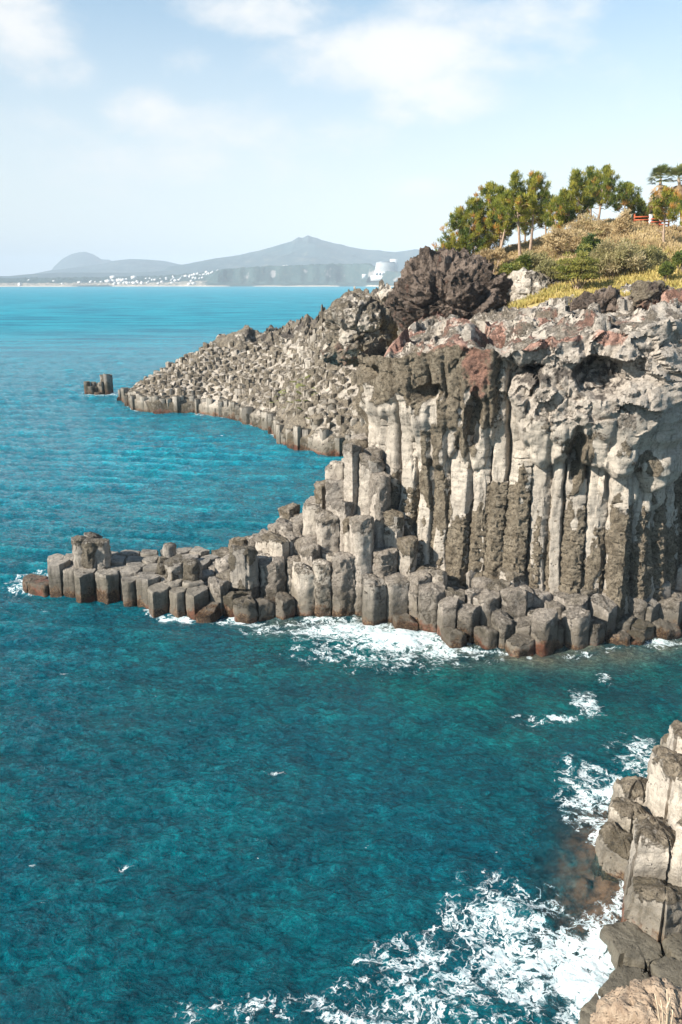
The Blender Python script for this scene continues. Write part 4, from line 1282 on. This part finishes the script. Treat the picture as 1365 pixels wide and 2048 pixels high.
glo = t.n('ShaderNodeMixShader'); t.put(glo.inputs[0], t.math('MULTIPLY', t.attr('shallow'), .85))
t.t.links.new(water, glo.inputs[1]); t.t.links.new(trp.outputs[0], glo.inputs[2])
fsh = t.bsdf(t.mix(t.ramp(t.noise(sp, 2.5, 5, .7), .4, .65), (.48, .57, .58), (.72, .75, .75)), .75, t.bump(t.noise(sp, 7, 4, .7), .6, .08), .2)
fm = t.n('ShaderNodeMixShader'); t.put(fm.inputs[0], foam_glint)
t.t.links.new(glo.outputs[0], fm.inputs[1]); t.t.links.new(fsh, fm.inputs[2])
M['sea'] = t.done(fm.outputs[0])
P0[:, 2] += np.clip(foam - .5, 0, .7) * .25 * nearm
Fs = grid_faces(na, nr, True)[:, ::-1]
# inner disc under the viewer
ctr = len(P0); V = np.vstack([P0, [0, 0, 0]])
F3 = np.array([[i * nr, ((i + 1) % na) * nr, ctr] for i in range(na)])[:, ::-1]
ext = lambda a: np.append(a, 0)
o = mk('sea', V, [Fs, F3], M['sea'], attrs=dict(foam=ext(foam), crest=ext(CREST_A), shallow=ext(shal), green=ext(green), shelf=ext(shelf2)))
tag(o, 'blue green sea with lacy white surf along the rocks', None, kind='structure')

# ------------------------------------------------------------------ far coast
def far_material(name, a, b, c, sc, cliff=None):
    t = NT(name); P = t.pos()
    n1 = t.noise(P, sc, 6, .65); n2 = t.noise(P, sc * 7, 5, .7)
    col = t.mix(t.ramp(n1, .35, .65), a, b)
    col = t.mix(t.ramp(n2, .5, .7, hi=.7), col, c)
    if cliff:
        k = t.math('ADD', t.attr('rock'), t.math('MULTIPLY', t.math('SUBTRACT', t.noise(t.scale(P, (1, 1, .25)), sc * 5, 4, .7), .5), 1.1))
        col = t.mix(t.ramp(k, .4, .6), col, cliff)
        k = t.math('ADD', t.attr('beach'), t.math('MULTIPLY', t.math('SUBTRACT', n2, .5), .6))
        col = t.mix(t.ramp(k, .4, .6), col, (.5, .42, .33))
    return t.done(t.bsdf(col, .95, t.bump(n2, .5, 6.), .05))
M['coast'] = far_material('coast_woodland', (.03, .06, .06), (.05, .085, .08), (.12, .12, .09), .012, (.27, .25, .235))
M['mount'] = far_material('hill_woodland', (.035, .07, .08), (.06, .09, .095), (.17, .16, .13), .0022)  # blue of the distant air mixed into the woodland colours

def ridge_hill(name, label, prof, Yc, depth, seed, mat, rough=.10, nv=60, step=1.5):
    px = np.arange(prof[0][0], prof[-1][0], step)
    py = poly_interp(prof, px)
    top = np.array([at_y(a, b, Yc) for a, b in zip(px, py)])
    vt = np.linspace(-1, 1, nv)
    X = top[:, None, 0] * (1 + vt[None] * depth / Yc); Y = Yc + vt[None] * depth + X * 0
    Hh = top[:, None, 2] + 0 * X
    q = np.column_stack([X.ravel(), Y.ravel(), 0 * X.ravel()])
    rg = ridged(q * np.array([1 / 480, 1 / 420, 1]) + seed, 4).reshape(X.shape)
    kk = np.hanning(61); kk /= kk.sum()
    hs_ = np.convolve(np.pad(top[:, 2], 30, mode='edge'), kk, mode='valid')
    Hh = lerp(Hh, np.minimum(hs_[:, None], Hh + 40), sstep(.03, .35, np.abs(vt[None])))
    fall = 1 - np.abs(vt[None]) ** 1.25
    Zz = Hh * fall * (1 + rough * 2.2 * (rg - .45) * np.abs(vt[None]) ** .6 * 1.8 * (1 - np.abs(vt[None]) ** 4)) + rough * 28 * fbm(q / 90 + seed, 3).reshape(X.shape) * (.3 + fall)* .35
    Zz = np.where(np.abs(vt[None]) > .985, -2, Zz)
    o = mk(name, np.column_stack([X.ravel(), Y.ravel(), Zz.ravel()]), grid_faces(len(px), nv), mat)
    tag(o, label, None, kind='structure')
ridge_hill('hill', 'large hazy mountain with a small rocky peak across the bay', [(300, 548), (340, 533), (380, 527), (430, 517), (480, 510), (520, 501), (560, 489), (585, 481), (597, 473), (606, 474), (616, 469), (626, 473), (634, 475), (645, 480), (670, 487), (700, 494), (740, 500), (790, 504), (830, 499), (870, 501), (900, 507), (1000, 520), (1150, 540)], 5600, 1300, 1, M['mount'])
ridge_hill('hill', 'low hazy wooded ridge left of the large mountain', [(30, 556), (60, 549), (100, 541), (150, 535), (200, 528), (230, 521), (260, 518), (290, 519), (330, 522), (355, 528), (400, 535), (470, 545)], 7000, 1400, 2, M['mount'])
ridge_hill('hill', 'pale round-topped mountain farthest away at the far left', [(60, 556), (103, 540), (110, 531), (125, 517), (142, 508), (160, 503), (172, 503), (186, 508), (203, 518), (218, 519), (234, 526), (260, 535), (300, 545)], 8600, 900, 3, M['mount'], .06)
ridge_hill('hill', 'low wooded rise behind the village', [(-200, 556), (-60, 553), (20, 552), (60, 548), (110, 545), (180, 545), (260, 545), (330, 542), (420, 545), (520, 545)], 5200, 700, 4, M['mount'], .08)

# shore, village slope, wooded bluff with bare cliffs
px = np.arange(-260, 1330, 1.5); nd_ = 110
BL = [(-260, 560), (0, 559), (60, 558), (200, 556), (330, 552), (380, 548), (430, 543), (480, 539), (520, 536), (600, 533), (680, 531), (740, 531), (760, 544), (800, 548), (860, 540), (950, 535), (1400, 535)]
by = poly_interp(BL, px); Y0 = 3450.
fr_ = np.array([at_z(a, 571.6) for a in px]); fr_ = fr_ * (Y0 / fr_[:, 1])[:, None]
Y0j = Y0 + 60 * fbm(np.column_stack([px * .01, px * 0, px * 0]), 3) - 260 * sstep(690, 860, px) - 120 * sstep(250, 120, px)
dd = np.concatenate([np.linspace(-30, 300, 80), np.linspace(330, 2200, 30)])
steep = sstep(400, 450, px)
Hb = np.array([at_y(a, b, Y0 + 220)[2] for a, b in zip(px, by)])
edge = 90 + 45 * fbm(np.column_stack([px * .014, px * 0 + 4, px * 0]), 3)
A = np.clip((dd[None] - 30) / 420, 0, 1) ** .8
Bc = .12 * sstep(0, edge[:, None], dd[None]) + .88 * sstep(edge[:, None] + 5, edge[:, None] + 60, dd[None])
prof_ = lerp(A, Bc, steep[:, None])
Zc = np.where(dd[None] < 0, -3, 1.5 + (Hb[:, None] - 1.5) * prof_)
Xc = fr_[:, None, 0] / Y0 * (Y0j[:, None] + dd[None]); Yc = Y0j[:, None] + dd[None]
q = np.column_stack([Xc.ravel(), Yc.ravel(), Zc.ravel()])
tree_n = fbm(q * (.03, .03, .03), 3) ; tree_f = np.abs(fbm(q * .11 + 4, 2))
slope = (steep[:, None] * sstep(.15, .5, Bc) * sstep(.97, .75, Bc)).ravel()
rock = slope * (.2 + .9 * fbm(q * (.012, .012, 0) + 60, 3))
beach = (sstep(60, 10, dd[None]) * .75 + 0 * Zc).ravel() * (.4 + .8 * sstep(-.2, .2, fbm(q * (.004, .004, 0) + 9, 2))) + (.5 * (1 - steep)[:, None] * sstep(20, 60, dd[None]) * sstep(230, 120, dd[None])).ravel()
Zd = q[:, 2] + (8 * np.clip(tree_n + .3, 0, 1) + 4 * tree_f) * np.tile(sstep(30, 90, dd), len(px)) * (1 - np.clip(rock + beach, 0, 1))
o = mk('coast', np.column_stack([q[:, 0], q[:, 1], Zd]), grid_faces(len(px), nd_), M['coast'], attrs=dict(rock=rock, beach=beach))
tag(o, 'distant wooded coast with pale cliffs and a strip of beach', None, kind='structure')

def coast_pt(pxv, d):
    i = int(np.clip((pxv + 260) / 1.5, 0, len(px) - 1)); j = int(np.argmin(np.abs(dd - d)))
    return np.array([Xc[i, j], Yc[i, j], Zd.reshape(Zc.shape)[i, j]])

# hotel: stepped white slab with a tall tower
hb = coast_pt(770, 150); hb[2] -= 1
gz = hb[2]
HT = thing('hotel', 'large white hotel with stepped floors and a tall side tower on the far shore', 'hotel', hb)
k = 3400 / FPX
def hp(dx, dy, dz): return hb + np.array([dx * k, dy, dz * k])
zoff = at_y(770, 556, hb[1])[2] - gz
def wing(name, x0, x1, y0, y1, z0, z1, mat=M['concrete'], depth=40, dy=0, parent=HT):
    g = Bag(); a = at_y(x0, 600, hb[1])[0]; b_ = at_y(x1, 600, hb[1])[0]
    zb_, zt_ = at_y(770, z0, hb[1])[2], at_y(770, z1, hb[1])[2]
    g.box(((a + b_) / 2, hb[1] + dy, (zb_ + zt_) / 2), (b_ - a, depth, zt_ - zb_)); return g.build(name, mat, parent, smooth=False)
def xh(p): return at_y(p, 600, hb[1])[0]
wing('podium', 741, 790, 0, 0, 562, 551.5, depth=60)
b0 = wing('terrace_block', 748, 790, 0, 0, 551.5, 544.5, depth=50)
nfl = 8
for fl in range(nfl):
    zb_ = 544.5 - fl * 2.45
    x0 = 748.5 + 4.2 * (fl / nfl) ** .9
    fb_ = wing('floor', x0, 789.5, 0, 0, zb_, zb_ - 1.75, depth=46 - fl * 1.2)
    wing('window_band', x0 + .4, 789.3, 0, 0, zb_ - 1.75, zb_ - 2.45, M['window'], 44 - fl * 1.2, parent=fb_)
wing('roof', 753, 788, 0, 0, 524.9, 523.4, M['window'], 30)
wing('tower', 780, 794, 0, 0, 556, 518, depth=34, dy=22)
wing('annexe', 724, 733, 0, 0, 557, 548.5, depth=30, dy=-10)
for q_ in range(6):
    xa = 751 + q_ * 6.4
    wing('window', xa, xa + 3.6, 0, 0, 550.5, 545.4, M['window'], 3, dy=-24.5, parent=b0)

# village
def house_mesh(w, d, h, seed):
    g = Bag(); g.box((0, 0, h / 2), (w, d, h)); g.box((w * .1, 0, h + 1.), (w * .55, d * .6, 2.))
    return g
rngv = np.random.default_rng(8)
protos = []
for s_, (w_, d_, h_) in enumerate([(11, 9, 6), (8, 8, 8), (17, 10, 7), (8, 8, 5), (24, 12, 12)]):
    protos.append(((w_, d_, h_), s_))
hp_list = []
for q_ in range(58):
    p_ = rngv.uniform(215, 430); d_ = np.clip(60 + 330 * (p_ - 215) / 260 + rngv.normal(0, 60), 40, 330)
    hp_list.append((p_, d_, rngv.choice([0, 0, 1, 3, 3, 2])))
for q_ in range(14): hp_list.append((rngv.uniform(380, 445), rngv.uniform(300, 420), rngv.choice([0, 1, 3])))
for q_ in range(10): hp_list.append((rngv.uniform(30, 215), rngv.uniform(40, 260), rngv.choice([0, 3, 2])))
for p_, d_ in [(218, 150), (226, 150), (240, 165), (248, 165), (228, 300), (270, 250)]: hp_list.append((p_, d_, 4))
hp_list += [(575, 420, 2), (568, 420, 2), (388, 60, 2), (380, 50, 2)]
first = {}
for p_, d_, kd in hp_list:
    b = coast_pt(p_, d_) ; b[2] -= 2.5
    if kd not in first:
        (w_, dp, h_), _ = protos[kd]
        g = Bag(); g.box((0, 0, h_ / 2 + 1), (w_, dp, h_ + 2)); g.box((w_ * .12, 0, h_ + 2.9), (w_ * .5, dp * .6, 1.8))
        o = g.build('village_house', M['concrete'], None, smooth=False); first[kd] = o
    else:
        o = first[kd].copy(); COL.objects.link(o)
    o.location = b; o.rotation_euler = (0, 0, rngv.uniform(-.4, .4))
    tag(o, 'tiny white flat-roofed house in the village along the far shore' if kd != 4 else 'white apartment block standing above the small houses of the village on the far shore', 'house' if kd != 4 else 'apartment block',
        'white houses of the far village' if kd != 4 else 'apartment blocks of the far village')
    if kd == 4: o.name = 'apartment_block'

# ------------------------------------------------------------------ sky, sun, air, camera
SUN = np.array([-.84, -.42, .64]); SUN = SUN / np.linalg.norm(SUN)
w = bpy.data.worlds.new('World'); SC.world = w; w.use_nodes = True
class WT(NT):
    def __init__(self, tree):
        self.t = tree; tree.nodes.clear(); self.out = self.n('ShaderNodeOutputWorld')
t = WT(w.node_tree)
sky = t.n('ShaderNodeTexSky', sky_type='NISHITA', sun_disc=False)
sky.sun_elevation = math.asin(SUN[2]); sky.sun_rotation = math.atan2(SUN[0], SUN[1])
sky.altitude = 0; sky.air_density = 1.0; sky.dust_density = .6; sky.ozone_density = 1.6
g = t.n('ShaderNodeTexCoord').outputs['Generated']
gs = t.sep(g)
gz_ = t.math('MAXIMUM', gs[2], .004)
cb = t.n('ShaderNodeCombineXYZ'); t.put(cb.inputs[0], gs[0]); t.put(cb.inputs[1], gs[1]); t.put(cb.inputs[2], gz_)
t.t.links.new(cb.outputs[0], sky.inputs[0])
# cloud layer: soft masses at their places in the sky, frayed by noise
nz1 = t.noise(t.scale(cb.outputs[0], (5, 5, 9)), 1., 7, .58, .2)
nz2 = t.noise(t.scale(cb.outputs[0], (14, 14, 26)), 1., 6, .6, .3)
cov = None
for (cx_, cy_, rx_, ry_, a_) in [(40, 60, 150, 95, .85), (110, 140, 120, 60, .6), (780, 105, 240, 70, .95), (900, 190, 130, 55, .8), (520, 25, 210, 48, .85), (960, 30, 240, 55, .6), (370, 125, 75, 45, .45),
                              (285, 225, 110, 50, .8), (480, 260, 230, 60, .55), (60, 240, 140, 60, .5), (640, 275, 180, 45, .6), (330, 330, 420, 70, .45), (840, 370, 80, 22, .35), (800, 215, 90, 40, .6)]:
    d0 = ray(cx_, cy_); d0 = d0 / np.linalg.norm(d0)
    df = t.vmath('SUBTRACT', g, tuple(float(v) for v in d0))
    sc_ = FPX * .98
    ln = t.vmath('LENGTH', t.scale(df, (sc_ / rx_, sc_ / rx_, sc_ / ry_)))
    v = t.ramp(ln, 1.35, .1, hi=a_)
    cov = v if cov is None else t.math('MAXIMUM', cov, v)
cv = t.math('ADD', cov, t.math('ADD', t.math('MULTIPLY', t.math('SUBTRACT', nz1, .5), 1.7), t.math('MULTIPLY', t.math('SUBTRACT', nz2, .5), 1.1)))
cl = t.math('MULTIPLY', t.ramp(cv, .12, .95), .95)
skt = t.mix(1., sky.outputs[0], (.62, .78, .76), 'MULTIPLY')
veil = t.ramp(gs[2], .40, .02, hi=.78)
ccol = t.mix(t.ramp(cv, .4, 1.2), (3.95, 4.0, 4.0), (4.25, 4.22, 4.18))
skc = t.mix(veil, skt, (3.98, 3.9, 3.8))
skc = t.mix(cl, skc, ccol)
bg = t.n('ShaderNodeBackground'); t.put(bg.inputs[0], skc); bg.inputs[1].default_value = .115
t.t.links.new(bg.outputs[0], t.out.inputs[0])

sl = bpy.data.lights.new('sun', 'SUN'); sl.energy = 5.0; sl.angle = R(.53); sl.color = (1, .94, .84)
so = bpy.data.objects.new('sun', sl); COL.objects.link(so)
so.rotation_euler = Vector(-SUN).to_track_quat('-Z', 'Y').to_euler(); so.location = (-40, -20, 80)

hz = Bag(); hz.box((0, 0, 223.), (33000, 33000, 454.))
t = NT('sea_haze')
pv = t.n('ShaderNodeVolumePrincipled'); pv.inputs['Color'].default_value = (.74, .87, 1, 1); pv.inputs['Density'].default_value = HAZE
pv.inputs['Anisotropy'].default_value = -.25
hm = t.done(None, pv.outputs[0])
if HAZE > 0:
    o = hz.build('haze', hm, None, smooth=False); tag(o, 'pale sea haze in the air over the bay', None, kind='stuff')

cam = bpy.data.cameras.new('camera'); co = bpy.data.objects.new('camera', cam); COL.objects.link(co)
cam.sensor_fit = 'VERTICAL'; cam.sensor_height = 36.; cam.lens = FPX / 2048 * 36.
co.location = (0, 0, CAM_H); co.rotation_euler = (R(90) - PITCH, 0, 0)
cam.clip_end = 60000; cam.clip_start = .1
SC.camera = co
SC.render.engine = 'CYCLES'
SC.view_settings.view_transform = 'Standard'; SC.view_settings.look = 'None'; SC.view_settings.gamma = 1; SC.view_settings.exposure = EXPO
SC.cycles.use_denoising = True
SC.cycles.max_bounces = 6; SC.cycles.diffuse_bounces = 3; SC.cycles.glossy_bounces = 3; SC.cycles.transparent_max_bounces = 8
SC.cycles.sample_clamp_indirect = 4
SC.render.resolution_x = 682; SC.render.resolution_y = 1024
